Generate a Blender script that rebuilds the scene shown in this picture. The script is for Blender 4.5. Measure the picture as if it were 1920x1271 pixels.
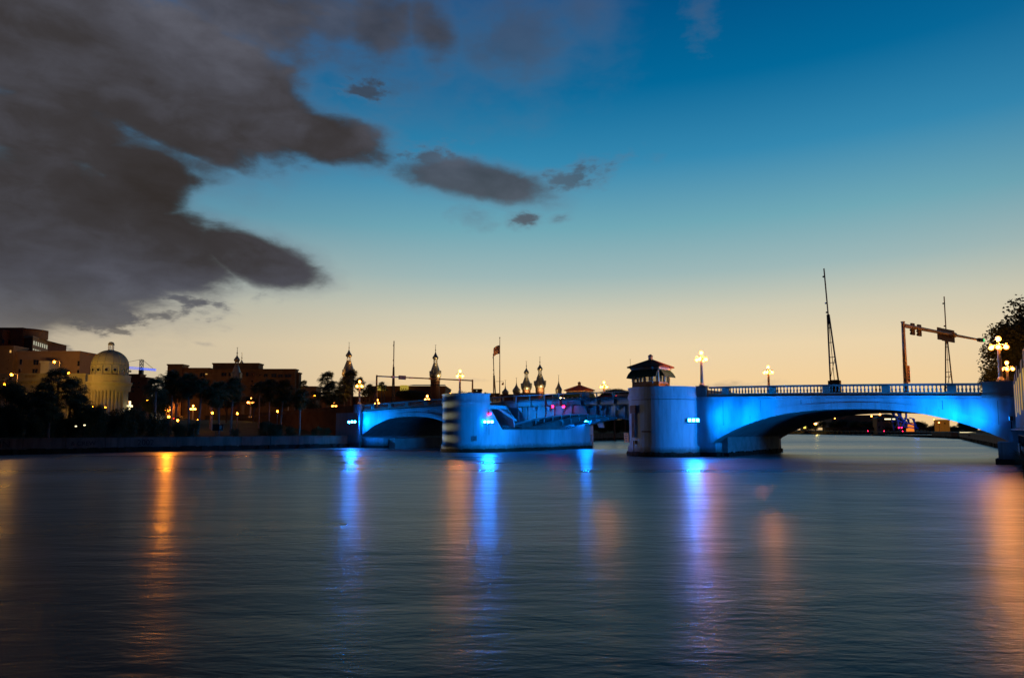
import bpy, math, random
from mathutils import Vector, Matrix, noise
random.seed(7)
R = math.radians
PI = math.pi
scene = bpy.context.scene
C = scene.collection
for o in list(bpy.data.objects):
    bpy.data.objects.remove(o, do_unlink=True)

# ---------------------------------------------------------------- camera
F = 1280.0            # focal length in photograph pixels (24 mm on a 36 mm frame)
H = 4.0               # camera height above the water
TP = 0.087
TH = math.atan(TP)
CT, ST = math.cos(TH), math.sin(TH)
CY = 805 - F * TP
cam = bpy.data.cameras.new('camera')
cam.lens = 24.0
cam.sensor_width = 36.0
cam.shift_y = (CY - 635.5) / 1920.0
cam.clip_start = 0.1
cam.clip_end = 6000
camo = bpy.data.objects.new('camera', cam)
C.objects.link(camo)
camo.location = (0, 0, H)
camo.rotation_euler = (R(90) + TH, 0, 0)
scene.camera = camo

# ---------------------------------------------------------------- colour management and render
vs = scene.view_settings
scene.display_settings.display_device = 'sRGB'
vs.view_transform = 'Standard'
vs.look = 'None'
vs.exposure = 0
vs.gamma = 1
vs.use_curve_mapping = False
scene.render.engine = 'CYCLES'
scene.cycles.max_bounces = 6
scene.cycles.diffuse_bounces = 3
scene.cycles.glossy_bounces = 3
scene.cycles.transmission_bounces = 3
scene.cycles.sample_clamp_indirect = 4
scene.cycles.use_denoising = True
scene.cycles.caustics_reflective = False
scene.cycles.caustics_refractive = False


def zof(py, Y):
    t = (CY - py) / F
    return H + (t * Y * CT + Y * ST) / (CT - t * ST)


def Xof(px, Y, z=6.0):
    return (px - 960) / F * (Y * CT + (z - H) * ST)


def dir_of(px, py):
    """azimuth and elevation (radians) of the world direction seen at a place of the photograph"""
    x = (px - 960) / F
    u = (CY - py) / F
    d = Vector((x, CT - u * ST, ST + u * CT)).normalized()
    return math.atan2(d.x, d.y), math.asin(d.z)


# ---------------------------------------------------------------- world: dusk sky with clouds
world = bpy.data.worlds.new('World')
scene.world = world
world.use_nodes = True
wt = world.node_tree
for n in list(wt.nodes):
    wt.nodes.remove(n)


class NT:
    def __init__(s, t):
        s.t = t

    def new(s, kind, **kw):
        n = s.t.nodes.new(kind)
        for k, v in kw.items():
            setattr(n, k, v)
        return n

    def setin(s, sock, v):
        if isinstance(v, bpy.types.NodeSocket):
            s.t.links.new(v, sock)
        elif v is not None:
            if sock.type == 'RGBA' and len(v) == 3:
                v = (*v, 1)
            sock.default_value = v

    def m(s, op, a, b=None, c=None, clamp=False):
        n = s.new('ShaderNodeMath', operation=op, use_clamp=clamp)
        s.setin(n.inputs[0], a)
        if b is not None:
            s.setin(n.inputs[1], b)
        if c is not None:
            s.setin(n.inputs[2], c)
        return n.outputs[0]

    def mix(s, f, a, b, kind='RGBA', blend='MIX'):
        n = s.new('ShaderNodeMix', data_type=kind)
        if kind == 'RGBA':
            n.blend_type = blend
            s.setin(n.inputs['Factor'], f)
            s.setin(n.inputs[6], a)
            s.setin(n.inputs[7], b)
            return n.outputs[2]
        s.setin(n.inputs[0], f)
        s.setin(n.inputs[2], a)
        s.setin(n.inputs[3], b)
        return n.outputs[0]

    def ramp(s, f, pts, interp='LINEAR'):
        n = s.new('ShaderNodeValToRGB')
        cr = n.color_ramp
        cr.interpolation = interp
        while len(cr.elements) < len(pts):
            cr.elements.new(0.5)
        for e, (p, c) in zip(cr.elements, pts):
            e.position = p
            e.color = (*c, 1) if len(c) == 3 else c
        s.setin(n.inputs[0], f)
        return n.outputs[0]

    def noise(s, vec, scale, detail=4, rough=0.5, dist=0.0, lac=2.0):
        n = s.new('ShaderNodeTexNoise')
        s.setin(n.inputs['Vector'], vec)
        n.inputs['Scale'].default_value = scale
        n.inputs['Detail'].default_value = detail
        n.inputs['Roughness'].default_value = rough
        n.inputs['Distortion'].default_value = dist
        n.inputs['Lacunarity'].default_value = lac
        return n.outputs[0]

    def smooth(s, v, lo, hi, a=0.0, b=1.0):
        n = s.new('ShaderNodeMapRange', interpolation_type='SMOOTHSTEP')
        s.setin(n.inputs[0], v)
        for i, q in zip((1, 2, 3, 4), (lo, hi, a, b)):
            s.setin(n.inputs[i], q)
        return n.outputs[0]


def lin(r, g, b):
    f = lambda c: (c / 255 / 12.92) if c / 255 <= 0.04045 else ((c / 255 + 0.055) / 1.055) ** 2.4
    return (f(r), f(g), f(b))


w = NT(wt)
geo = w.new('ShaderNodeTexCoord')
nrm = w.new('ShaderNodeVectorMath', operation='NORMALIZE')
wt.links.new(geo.outputs['Generated'], nrm.inputs[0])
sep = w.new('ShaderNodeSeparateXYZ')
wt.links.new(nrm.outputs[0], sep.inputs[0])
dx, dy, dz = sep.outputs
az = w.m('ARCTAN2', dx, dy)
el = w.m('ARCSINE', dz)
AZ0 = dir_of(1250, 700)[0]


def elp(py):     # elevation -> ramp position, ramp spans 0..90 degrees on a square-root scale
    e = max(0.0, dir_of(960, py)[1])
    return math.sqrt(e / (PI / 2))


rp = w.m('POWER', w.m('DIVIDE', w.m('MAXIMUM', el, 0.0), PI / 2), 0.5)
west = w.ramp(rp, [(0.0, lin(240, 198, 138)), (elp(715), lin(243, 209, 158)), (elp(655), lin(235, 212, 172)),
                   (elp(590), lin(208, 203, 180)), (elp(520), lin(158, 184, 184)), (elp(430), lin(112, 168, 182)),
                   (elp(310), lin(52, 136, 176)), (elp(170), lin(2, 104, 153)), (elp(0), lin(0, 80, 132)),
                   (0.82, lin(2, 44, 88)), (1.0, lin(4, 24, 52))])
east = w.ramp(rp, [(0.0, lin(24, 30, 44)), (0.3, lin(18, 30, 50)), (0.6, lin(8, 26, 50)), (1.0, lin(4, 24, 52))])
side = w.ramp(rp, [(0.0, lin(206, 182, 146)), (elp(655), lin(210, 194, 164)), (elp(540), lin(168, 178, 170)),
                   (elp(430), lin(98, 150, 170)), (elp(310), lin(44, 122, 164)), (elp(100), lin(10, 84, 134)),
                   (0.82, lin(4, 38, 76)), (1.0, lin(4, 24, 52))])
caz = w.m('COSINE', w.m('SUBTRACT', az, AZ0))
sky = w.mix(w.smooth(caz, 0.78, 0.985), side, west)
sky = w.mix(w.smooth(caz, 0.05, 0.8), east, sky)

# clouds: (px, py, rx, ry, tilt in degrees, hardness, thickness); every place becomes a direction of the sky
CLOUDS = [
    (60, 60, 520, 200, 6, 1.0, 1.0), (380, 150, 320, 150, 12, 1.0, 1.0), (580, 250, 260, 66, 7, 0.8, 1.0), (250, 205, 300, 60, 14, 0.9, 1.0),
    (480, 30, 290, 130, 0, 0.6, 0.95), (620, 40, 200, 130, 0, 0.35, 0.85), (230, 285, 260, 70, 6, 0.6, 0.92), (90, 240, 260, 90, 8, 0.9, 1.0), (650, 50, 140, 110, 30, 0.35, 0.5), (810, 60, 120, 140, -10, 0.12, 0.9), (740, 120, 290, 150, 4, 0.1, 0.4), (960, 60, 280, 190, 0, 0.1, 0.7), (1090, 20, 160, 100, 20, 0.1, 0.6), (700, 60, 200, 180, 10, 0.2, 0.9),
    (920, 70, 210, 150, -8, 0.15, 0.6), (1110, 25, 70, 40, 25, 0.25, 0.3), (1318, 25, 42, 62, 0, 0.3, 0.45),
    (-150, 450, 420, 190, 3, 1.0, 1.0), (140, 415, 250, 170, 12, 0.9, 1.0), (300, 455, 190, 100, 14, 1.0, 1.0),
    (470, 482, 180, 60, 14, 1.1, 1.0), (330, 560, 150, 26, -4, 0.8, 0.95), (160, 590, 190, 42, -6, 0.9, 1.0), (0, 560, 260, 80, 2, 1.0, 1.0), (300, 590, 120, 22, -6, 0.8, 0.9),
    (120, 270, 330, 80, 4, 0.7, 0.95), (250, 310, 160, 60, 6, 1.0, 1.0), (265, 362, 110, 80, 0, 1.0, 1.0), (690, 168, 76, 42, 0, 0.6, 0.85),
    (800, 300, 140, 40, 4, 0.7, 0.85), (885, 338, 230, 52, 8, 0.9, 0.92), (1075, 335, 110, 40, -14, 0.6, 0.8),
    (984, 410, 46, 22, 4, 0.6, 0.9), (1050, 408, 34, 13, -12, 0.4, 0.7), (895, 405, 54, 30, 10, 0.25, 0.5), (1228, 300, 26, 12, 0, 0.25, 0.35),
    (222, 622, 34, 8, 3, 0.7, 0.9), (375, 644, 28, 5, 4, 0.5, 0.6), (120, 652, 22, 8, 4, 0.7, 0.9),
    (1360, 724, 110, 9, 0, 0.8, 0.6), (1378, 716, 22, 9, 0, 0.8, 0.6), (1160, 732, 90, 6, 0, 0.5, 0.4), (700, 718, 40, 7, 3, 0.5, 0.5), (880, 712, 70, 4, 2, 0.4, 0.35),
    # the same bank of cloud goes on past the left edge and overhead
    (-700, 300, 520, 330, 0, 0.9, 1.0), (-100, -500, 900, 260, 6, 0.8, 0.95), (-1300, 100, 700, 300, 0, 0.6, 0.8),
]
cmb = w.new('ShaderNodeCombineXYZ')
wt.links.new(az, cmb.inputs[0])
wt.links.new(el, cmb.inputs[1])
base = cmb.outputs[0]
sc_ = w.new('ShaderNodeVectorMath', operation='MULTIPLY')
wt.links.new(base, sc_.inputs[0])
sc_.inputs[1].default_value = (1.0, 2.0, 1.0)
n1 = w.noise(sc_.outputs[0], 4.5, 4, 0.5, 0.2)
n2 = w.noise(sc_.outputs[0], 16.0, 6, 0.6, 0.3)
n3 = w.noise(sc_.outputs[0], 2.4, 4, 0.5, 0.2)
n4 = w.noise(sc_.outputs[0], 46.0, 5, 0.6, 0.0)
dist = w.m('ADD', w.m('MULTIPLY', w.m('SUBTRACT', n1, 0.5), 1.25),
           w.m('ADD', w.m('MULTIPLY', w.m('SUBTRACT', n2, 0.5), 0.55), w.m('MULTIPLY', w.m('SUBTRACT', n4, 0.5), 0.2)))
distS = w.m('ADD', w.m('MULTIPLY', w.m('SUBTRACT', n2, 0.5), 2.6), w.m('MULTIPLY', w.m('SUBTRACT', n4, 0.5), 1.5))
total = None
for (px, py, rx, ry, tilt, hard, thick) in CLOUDS:
    if -900 < px and py > -450:
        a0, e0 = dir_of(px, py)
    else:
        a0, e0 = (px - 960) / 1500.0, (805 - py) / 1500.0
    mp = w.new('ShaderNodeMapping', vector_type='TEXTURE')
    mp.inputs['Location'].default_value = (a0, e0, 0)
    mp.inputs['Rotation'].default_value = (0, 0, R(-tilt))
    k = 1.0 / F * (0.93 if py > 350 else 0.86)
    mp.inputs['Scale'].default_value = (rx * k, ry * k, 1)
    wt.links.new(base, mp.inputs['Vector'])
    ln = w.new('ShaderNodeVectorMath', operation='LENGTH')
    wt.links.new(mp.outputs[0], ln.inputs[0])
    if ry < 45 or rx < 60:
        v = w.m('ADD', w.m('SUBTRACT', 1.0, ln.outputs['Value']), w.m('MULTIPLY', distS, 1.0 if ry > 11 else 1.3))
        d = w.smooth(v, -0.25, 1.15 - 0.3 * hard, 0.0, thick)
    else:
        v = w.m('ADD', w.m('SUBTRACT', 1.0, ln.outputs['Value']), w.m('MULTIPLY', dist, 1.25 - 0.45 * hard))
        d = w.smooth(v, -0.18, 1.05 - 0.62 * min(hard, 1.0), 0.0, thick)
    total = d if total is None else w.m('MAXIMUM', total, d)
shade = w.m('ADD', w.m('MULTIPLY', n3, 1.0), w.m('MULTIPLY', n2, 0.22))
thickc = w.ramp(shade, [(0.42, lin(50, 45, 43)), (0.56, lin(60, 57, 59)), (0.68, lin(76, 76, 84)), (0.86, lin(100, 102, 114))])
edgec = w.mix(0.5, lin(104, 110, 128), sky)
cc = w.mix(w.smooth(total, 0.35, 0.98), edgec, thickc)
lowc = w.smooth(el, 0.02, 0.2)
cc = w.mix(lowc, w.mix(0.35, cc, sky), cc)
sky = w.mix(total, sky, cc)
# below the horizon: dark
sky = w.mix(w.smooth(el, -0.03, 0.0), lin(30, 34, 38), sky)
bg = w.new('ShaderNodeBackground')
wt.links.new(sky, bg.inputs[0])
bg.inputs[1].default_value = 1.0
out = w.new('ShaderNodeOutputWorld')
wt.links.new(bg.outputs[0], out.inputs[0])
world.cycles.sampling_method = 'MANUAL'
world.cycles.sample_map_resolution = 512

# ---------------------------------------------------------------- materials
MATS = {}


def mat(name, col, rough=0.8, metal=0.0, var=0.25, scale=1.5, bump=0.0, bscale=8.0, col2=None, streak=False, emit=None, estr=0.0, spec=0.4):
    if name in MATS:
        return MATS[name]
    m = bpy.data.materials.new(name)
    m.use_nodes = True
    t = NT(m.node_tree)
    b = m.node_tree.nodes['Principled BSDF']
    tc = t.new('ShaderNodeTexCoord')
    v = tc.outputs['Object']
    if streak:
        mp = t.new('ShaderNodeMapping')
        mp.inputs['Scale'].default_value = (1, 1, 0.18)
        t.setin(mp.inputs['Vector'], v)
        v2 = mp.outputs[0]
    else:
        v2 = v
    if col is not None:
        c2 = col2 or tuple(c * (1 - var) for c in col)
        nn_ = t.noise(v2, scale, 6, 0.62)
        f = t.smooth(nn_, 0.36, 0.68)
        t.setin(b.inputs['Base Color'], t.mix(f, col, c2))
        if bump:
            bp = t.new('ShaderNodeBump')
            bp.inputs['Strength'].default_value = bump
            bp.inputs['Distance'].default_value = 0.05
            t.setin(bp.inputs['Height'], t.noise(v, bscale, 6, 0.65))
            t.setin(b.inputs['Normal'], bp.outputs[0])
    b.inputs['Roughness'].default_value = rough
    b.inputs['Metallic'].default_value = metal
    b.inputs['Specular IOR Level'].default_value = spec
    if emit:
        b.inputs['Emission Color'].default_value = (*emit, 1)
        b.inputs['Emission Strength'].default_value = estr
    MATS[name] = m
    return m


def emitter(name, col, strength):
    if name in MATS:
        return MATS[name]
    m = bpy.data.materials.new(name)
    m.use_nodes = True
    b = m.node_tree.nodes['Principled BSDF']
    b.inputs['Base Color'].default_value = (*[min(1, c) for c in col], 1)
    b.inputs['Emission Color'].default_value = (*col, 1)
    b.inputs['Emission Strength'].default_value = strength
    MATS[name] = m
    return m


SODIUM = (1.0, 0.42, 0.07)
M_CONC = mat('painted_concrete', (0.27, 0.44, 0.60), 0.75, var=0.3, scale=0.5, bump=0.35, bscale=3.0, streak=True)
cn = M_CONC.node_tree
ct = NT(cn)
cb_ = cn.nodes['Principled BSDF']
old = cb_.inputs['Base Color'].links[0].from_socket
g_ = ct.new('ShaderNodeTexCoord')
sx_ = ct.new('ShaderNodeSeparateXYZ')
cn.links.new(g_.outputs['Object'], sx_.inputs[0])
edge = ct.m('ADD', sx_.outputs[2], ct.m('MULTIPLY', ct.noise(g_.outputs['Object'], 1.3, 6, 0.7), -1.1))
tide = ct.smooth(edge, 0.2, 1.1, 0.75, 0.0)
mpc = ct.new('ShaderNodeMapping')
mpc.inputs['Scale'].default_value = (1.0, 1.0, 0.06)
cn.links.new(g_.outputs['Object'], mpc.inputs['Vector'])
drip = ct.m('MULTIPLY', ct.smooth(ct.noise(mpc.outputs[0], 2.4, 5, 0.7), 0.56, 0.72), 0.42)
c1_ = ct.mix(drip, old, (0.10, 0.13, 0.15))
c2_ = ct.mix(tide, c1_, (0.07, 0.075, 0.06))
cn.links.new(c2_, cb_.inputs['Base Color'])
M_RAIL = mat('weathered_concrete', (0.17, 0.175, 0.19), 0.8, var=0.25, scale=1.2, bump=0.3, bscale=6.0)
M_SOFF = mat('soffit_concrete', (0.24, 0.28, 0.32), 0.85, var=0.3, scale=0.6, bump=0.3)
M_GROW = mat('marine_growth', (0.018, 0.017, 0.013), 0.95, var=0.5, scale=6, bump=1.0, bscale=12)
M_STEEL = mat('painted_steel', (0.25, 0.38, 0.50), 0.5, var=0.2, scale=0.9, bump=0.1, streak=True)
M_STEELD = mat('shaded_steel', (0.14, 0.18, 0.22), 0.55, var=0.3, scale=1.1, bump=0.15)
M_ASPH = mat('asphalt', (0.05, 0.05, 0.052), 0.9, var=0.3, scale=4, bump=0.3, bscale=20)
M_TILE = mat('clay_tile', (0.30, 0.11, 0.07), 0.7, var=0.4, scale=3, bump=0.3)
M_AWN = mat('green_canvas', (0.02, 0.085, 0.06), 0.8, var=0.3, scale=2)
M_WHITE = mat('white_paint', (0.66, 0.65, 0.64), 0.5, var=0.1)
M_TRIMO = mat('ochre_sill', (0.40, 0.26, 0.15), 0.8, var=0.3)
M_DARK = mat('dark_metal', (0.035, 0.033, 0.032), 0.5, 0.3, var=0.3)
M_GALV = mat('galvanised_steel', (0.21, 0.18, 0.15), 0.5, 0.4, var=0.3)
M_POST = mat('cast_lamp_post', (0.52, 0.47, 0.40), 0.5, var=0.15)
M_LEAF = mat('foliage', (0.030, 0.050, 0.018), 0.7, var=0.6, scale=0.7, col2=(0.055, 0.075, 0.03))
M_PALM = mat('palm_frond', (0.05, 0.085, 0.035), 0.6, var=0.5, scale=0.8)
M_BARK = mat('bark', (0.13, 0.11, 0.09), 0.9, var=0.4, scale=3, bump=0.6)
M_PBARK = mat('palm_bark', (0.20, 0.18, 0.16), 0.9, var=0.4, scale=3, bump=0.6)
M_GRASS = mat('grass_ground', (0.035, 0.06, 0.018), 0.95, var=0.5, scale=0.3, bump=0.6, bscale=9)
M_SEAW = mat('seawall_concrete', (0.13, 0.115, 0.11), 0.85, var=0.45, scale=0.8, bump=0.5, streak=True)
M_ROCK = mat('rock', (0.06, 0.055, 0.05), 0.95, var=0.5, scale=2, bump=0.8)
M_BROWN = mat('approach_wall', (0.20, 0.13, 0.075), 0.85, var=0.3, scale=0.6, bump=0.3)
M_BRICK = mat('red_brick', (0.20, 0.085, 0.05), 0.85, var=0.35, scale=2)
M_OCHRE = mat('ochre_stucco', (0.33, 0.20, 0.11), 0.85, var=0.2, scale=0.2)
M_CREAM = mat('cream_stucco', (0.44, 0.38, 0.24), 0.8, var=0.18, scale=0.3)
M_TAN = mat('tan_stucco', (0.36, 0.27, 0.19), 0.85, var=0.2, scale=0.2)
M_DOME = mat('dome_sheet', (0.37, 0.33, 0.20), 0.7, var=0.2, scale=0.3)
M_MINA = mat('minaret_metal', (0.36, 0.34, 0.30), 0.35, 0.5, var=0.25, scale=0.5)
M_GLASS = mat('dark_glass', (0.012, 0.014, 0.016), 0.12, var=0.2, spec=0.8)
M_STEEL2 = mat('crane_steel', (0.30, 0.28, 0.24), 0.5, 0.3)
E_G0 = emitter('lamp_core', (1.0, 0.27, 0.008), 330.0)
E_G1 = emitter('lamp_core_b', (1.0, 0.30, 0.02), 90.0)
E_GLOBES = emitter('bright_distant_globe', (1.0, 0.22, 0.01), 40.0)
E_SOD = emitter('sodium_lens', (1.0, 0.26, 0.012), 50.0)
def glass_globe(name, core, rim, s_core, s_rim):
    m = bpy.data.materials.new(name)
    m.use_nodes = True
    tt = NT(m.node_tree)
    b_ = m.node_tree.nodes['Principled BSDF']
    lw = tt.new('ShaderNodeLayerWeight')
    lw.inputs[0].default_value = 0.5
    f_ = tt.smooth(lw.outputs['Facing'], 0.05, 0.62)
    tt.setin(b_.inputs['Emission Color'], tt.mix(f_, core, rim))
    tt.setin(b_.inputs['Emission Strength'], tt.mix(f_, s_core, s_rim, kind='FLOAT'))
    b_.inputs['Base Color'].default_value = (0.9, 0.8, 0.6, 1)
    MATS[name] = m
    return m


E_GLOBE = glass_globe('lamp_globe', (1.0, 0.30, 0.05), (1.0, 0.26, 0.015), 26.0, 1.6)
E_GLOBEF = glass_globe('distant_lamp_globe', (1.0, 0.30, 0.05), (1.0, 0.26, 0.015), 26.0, 1.4)
E_BLUE = emitter('blue_flood_lens', (0.003, 0.22, 1.0), 1150.0)
E_BLUED = emitter('dim_blue_lens', (0.004, 0.24, 1.0), 8.0)
E_RED = emitter('red_signal', (1.0, 0.006, 0.05), 26.0)
E_WIN = emitter('lit_window', (1.0, 0.55, 0.13), 0.8)
E_WHITEW = emitter('white_window', (0.8, 0.85, 0.65), 0.35)
E_CROSS = emitter('white_neon', (1.0, 0.85, 0.45), 2.2)
E_GREEN = emitter('green_signal', (0.0, 1.0, 0.25), 0.9)
E_CRANE = emitter('blue_jib_glow', (0.03, 0.16, 1.0), 0.8)  # blue light on the crane jib put into its lattice as glow

# ---------------------------------------------------------------- mesh helpers


class MB:
    def __init__(s):
        s.v = []
        s.f = []

    def add(s, vs_, fs):
        o = len(s.v)
        s.v += [tuple(p) for p in vs_]
        s.f += [tuple(i + o for i in f) for f in fs]
        return s

    def box(s, x0, x1, y0, y1, z0, z1):
        return s.add([(x0, y0, z0), (x1, y0, z0), (x1, y1, z0), (x0, y1, z0), (x0, y0, z1), (x1, y0, z1), (x1, y1, z1), (x0, y1, z1)],
                     [(0, 3, 2, 1), (4, 5, 6, 7), (0, 1, 5, 4), (1, 2, 6, 5), (2, 3, 7, 6), (3, 0, 4, 7)])

    def bar(s, a, b, w_=0.1, h=None, up=(0, 0, 1)):
        h = h or w_
        a, b = Vector(a), Vector(b)
        d = (b - a).normalized()
        up = Vector(up)
        if abs(d.dot(up)) > 0.98:
            up = Vector((1, 0, 0))
        x = d.cross(up).normalized() * w_ / 2
        y = x.cross(d).normalized() * h / 2
        vs_ = [a - x - y, a + x - y, a + x + y, a - x + y, b - x - y, b + x - y, b + x + y, b - x + y]
        return s.add(vs_, [(0, 3, 2, 1), (4, 5, 6, 7), (0, 1, 5, 4), (1, 2, 6, 5), (2, 3, 7, 6), (3, 0, 4, 7)])

    def tube(s, a, b, r0, r1=None, n=10, cap=True):
        r1 = r0 if r1 is None else r1
        a, b = Vector(a), Vector(b)
        d = (b - a).normalized()
        u = d.orthogonal().normalized()
        v = d.cross(u)
        vs_ = []
        for c, r in ((a, r0), (b, r1)):
            for i in range(n):
                t = 2 * PI * i / n
                vs_.append(c + (u * math.cos(t) + v * math.sin(t)) * r)
        fs = [(i, (i + 1) % n, n + (i + 1) % n, n + i) for i in range(n)]
        if cap:
            fs += [tuple(range(n - 1, -1, -1)), tuple(range(n, 2 * n))]
        return s.add(vs_, fs)

    def lathe(s, prof, c=(0, 0, 0), n=16, cap=True):
        vs_ = []
        for r, z in prof:
            for i in range(n):
                t = 2 * PI * i / n
                vs_.append((c[0] + r * math.cos(t), c[1] + r * math.sin(t), c[2] + z))
        fs = []
        for k in range(len(prof) - 1):
            for i in range(n):
                j = (i + 1) % n
                fs.append((k * n + i, k * n + j, (k + 1) * n + j, (k + 1) * n + i))
        if cap:
            fs += [tuple(range(n - 1, -1, -1)), tuple(range((len(prof) - 1) * n, len(prof) * n))]
        return s.add(vs_, fs)

    def prism(s, poly, z0, z1, poly2=None):
        n = len(poly)
        p2 = poly2 or poly
        vs_ = [(x, y, z0) for x, y in poly] + [(x, y, z1) for x, y in p2]
        fs = [(i, (i + 1) % n, n + (i + 1) % n, n + i) for i in range(n)]
        fs += [tuple(range(n - 1, -1, -1)), tuple(range(n, 2 * n))]
        return s.add(vs_, fs)

    def extr(s, poly, y0, y1):
        """polygon in x,z pushed along y"""
        n = len(poly)
        vs_ = [(x, y0, z) for x, z in poly] + [(x, y1, z) for x, z in poly]
        fs = [(i, (i + 1) % n, n + (i + 1) % n, n + i)[::-1] for i in range(n)]
        fs += [tuple(range(n)), tuple(range(2 * n - 1, n - 1, -1))]
        return s.add(vs_, fs)

    def extx(s, poly, x0, x1):
        """polygon in y,z pushed along x"""
        n = len(poly)
        vs_ = [(x0, y, z) for y, z in poly] + [(x1, y, z) for y, z in poly]
        fs = [(i, (i + 1) % n, n + (i + 1) % n, n + i) for i in range(n)]
        fs += [tuple(range(n - 1, -1, -1)), tuple(range(n, 2 * n))]
        return s.add(vs_, fs)

    def ball(s, c, r, n=12, m=8):
        prof = [(max(0.001, math.sin(PI * k / m)) * r, -math.cos(PI * k / m) * r) for k in range(m + 1)]
        return s.lathe(prof, c, n, False)

    def mesh(s, name, material, smooth=False):
        me = bpy.data.meshes.new(name)
        me.from_pydata(s.v, [], s.f)
        me.update()
        if material:
            me.materials.append(material)
        if smooth:
            me.polygons.foreach_set('use_smooth', [True] * len(me.polygons))
        return me

    def build(s, name, material, parent=None, smooth=False, fix=True):
        me = s.mesh(name, material, smooth)
        if fix:
            fixn(me)
        return put(name, me, parent)


def fixn(me):
    import bmesh
    bm = bmesh.new()
    bm.from_mesh(me)
    bmesh.ops.recalc_face_normals(bm, faces=bm.faces)
    bm.to_mesh(me)
    bm.free()


def put(name, me, parent=None, loc=None, rz=None):
    o = bpy.data.objects.new(name, me)
    C.objects.link(o)
    if parent:
        o.parent = parent
    if loc:
        o.location = loc
    if rz is not None:
        o.rotation_euler = (0, 0, rz)
    return o


def tag(o, label=None, cat=None, group=None, kind=None):
    if label:
        o['label'] = label
    if cat:
        o['category'] = cat
    if group:
        o['group'] = group
    if kind:
        o['kind'] = kind
    return o


def thing(name, label, cat, loc=(0, 0, 0), rz=0.0, group=None):
    o = bpy.data.objects.new(name, None)
    o.empty_display_size = 0.5
    C.objects.link(o)
    o.location = loc
    o.rotation_euler = (0, 0, rz)
    return tag(o, label, cat, group)


def kids(o):
    return [c for c in o.children]


def dup(root, loc, rz, label, sc=None):
    def cp(o, par):
        c = o.copy()
        C.objects.link(c)
        c.parent = par
        for ch in list(o.children):
            cp(ch, c)
        return c
    r = cp(root, None)
    r.location = loc
    r.rotation_euler = (0, 0, rz)
    r['label'] = label
    if sc:
        r.scale = (sc, sc, sc)
    return r


def lamp_light(kind, loc, col, power, parent=None, size=0.3, target=None, angle=100, blend=1.0, name='light'):
    l = bpy.data.lights.new(name, kind)
    l.color = col
    l.energy = power
    l.shadow_soft_size = size
    if kind == 'SPOT':
        l.spot_size = R(angle)
        l.spot_blend = blend
    o = bpy.data.objects.new(name, l)
    C.objects.link(o)
    o.location = loc
    if parent:
        o.parent = parent
    if target is not None:
        d = Vector(target) - Vector(loc)
        o.rotation_euler = d.to_track_quat('-Z', 'Y').to_euler()
    return o


def text_mesh(body, size, depth=0.004):
    cu = bpy.data.curves.new('txt', 'FONT')
    cu.body = body
    cu.size = size
    cu.extrude = depth
    cu.align_x = 'CENTER'
    cu.align_y = 'CENTER'
    cu.resolution_u = 3
    ob = bpy.data.objects.new('txt', cu)
    C.objects.link(ob)
    dg = bpy.context.evaluated_depsgraph_get()
    me = bpy.data.meshes.new_from_object(ob.evaluated_get(dg))
    bpy.data.objects.remove(ob, do_unlink=True)
    me.materials.clear()
    return me


# ---------------------------------------------------------------- water
wm = bpy.data.materials.new('river_water')
wm.use_nodes = True
t = NT(wm.node_tree)
for n in list(wm.node_tree.nodes):
    wm.node_tree.nodes.remove(n)
w_diff = t.new('ShaderNodeBsdfDiffuse')
w_diff.inputs['Color'].default_value = (0.005, 0.020, 0.027, 1)
w_gl = t.new('ShaderNodeBsdfGlossy')
w_gl.inputs['Color'].default_value = (0.50, 0.56, 0.60, 1)
w_fr = t.new('ShaderNodeFresnel')
w_fr.inputs['IOR'].default_value = 1.33
w_mx = t.new('ShaderNodeMixShader')
w_out = t.new('ShaderNodeOutputMaterial')
wm.node_tree.links.new(w_fr.outputs[0], w_mx.inputs[0])
wm.node_tree.links.new(w_diff.outputs[0], w_mx.inputs[1])
wm.node_tree.links.new(w_gl.outputs[0], w_mx.inputs[2])
wm.node_tree.links.new(w_mx.outputs[0], w_out.inputs[0])
tc = t.new('ShaderNodeTexCoord')
pos = tc.outputs['Object']


def wmap(sx, sy, rot):
    mp = t.new('ShaderNodeMapping')
    mp.inputs['Scale'].default_value = (sx, sy, 1)
    mp.inputs['Rotation'].default_value = (0, 0, R(rot))
    t.setin(mp.inputs['Vector'], pos)
    return mp.outputs[0]


h1 = t.noise(wmap(0.45, 1.0, 8), 2.6, 5, 0.62, 0.3)
h2 = t.noise(wmap(0.35, 1.0, -6), 0.55, 4, 0.6, 0.4)
h3 = t.noise(wmap(0.6, 1.0, 20), 0.11, 3, 0.5, 0.2)
hh = t.m('ADD', t.m('MULTIPLY', h1, t.smooth(h3, 0.3, 0.7, 0.006, 0.032)), t.m('ADD', t.m('MULTIPLY', h2, 0.065), t.m('MULTIPLY', h3, 0.14)))
bp = t.new('ShaderNodeBump')
bp.inputs['Strength'].default_value = 1.0
bp.inputs['Distance'].default_value = 1.0
t.setin(bp.inputs['Height'], hh)
for q in (w_diff, w_gl, w_fr):
    t.setin(q.inputs['Normal'], bp.outputs[0])
patch = t.noise(wmap(0.25, 1.0, 5), 0.035, 3, 0.55, 0.5)
t.setin(w_gl.inputs['Roughness'], t.smooth(patch, 0.35, 0.7, 0.25, 0.37))
me = MB().add([(-900, -200, 0), (1500, -200, 0), (1500, 2500, 0), (-900, 2500, 0)], [(0, 1, 2, 3)]).mesh('river_water', wm)
tag(put('river_water', me), 'dark rippled river carrying blurred blue and orange reflections', kind='structure')
rb = MB().add([(-3000, -1000, -3), (4000, -1000, -3), (4000, 5000, -3), (-3000, 5000, -3)], [(0, 1, 2, 3)]).build('river_bed', M_ROCK, fix=False)
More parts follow.
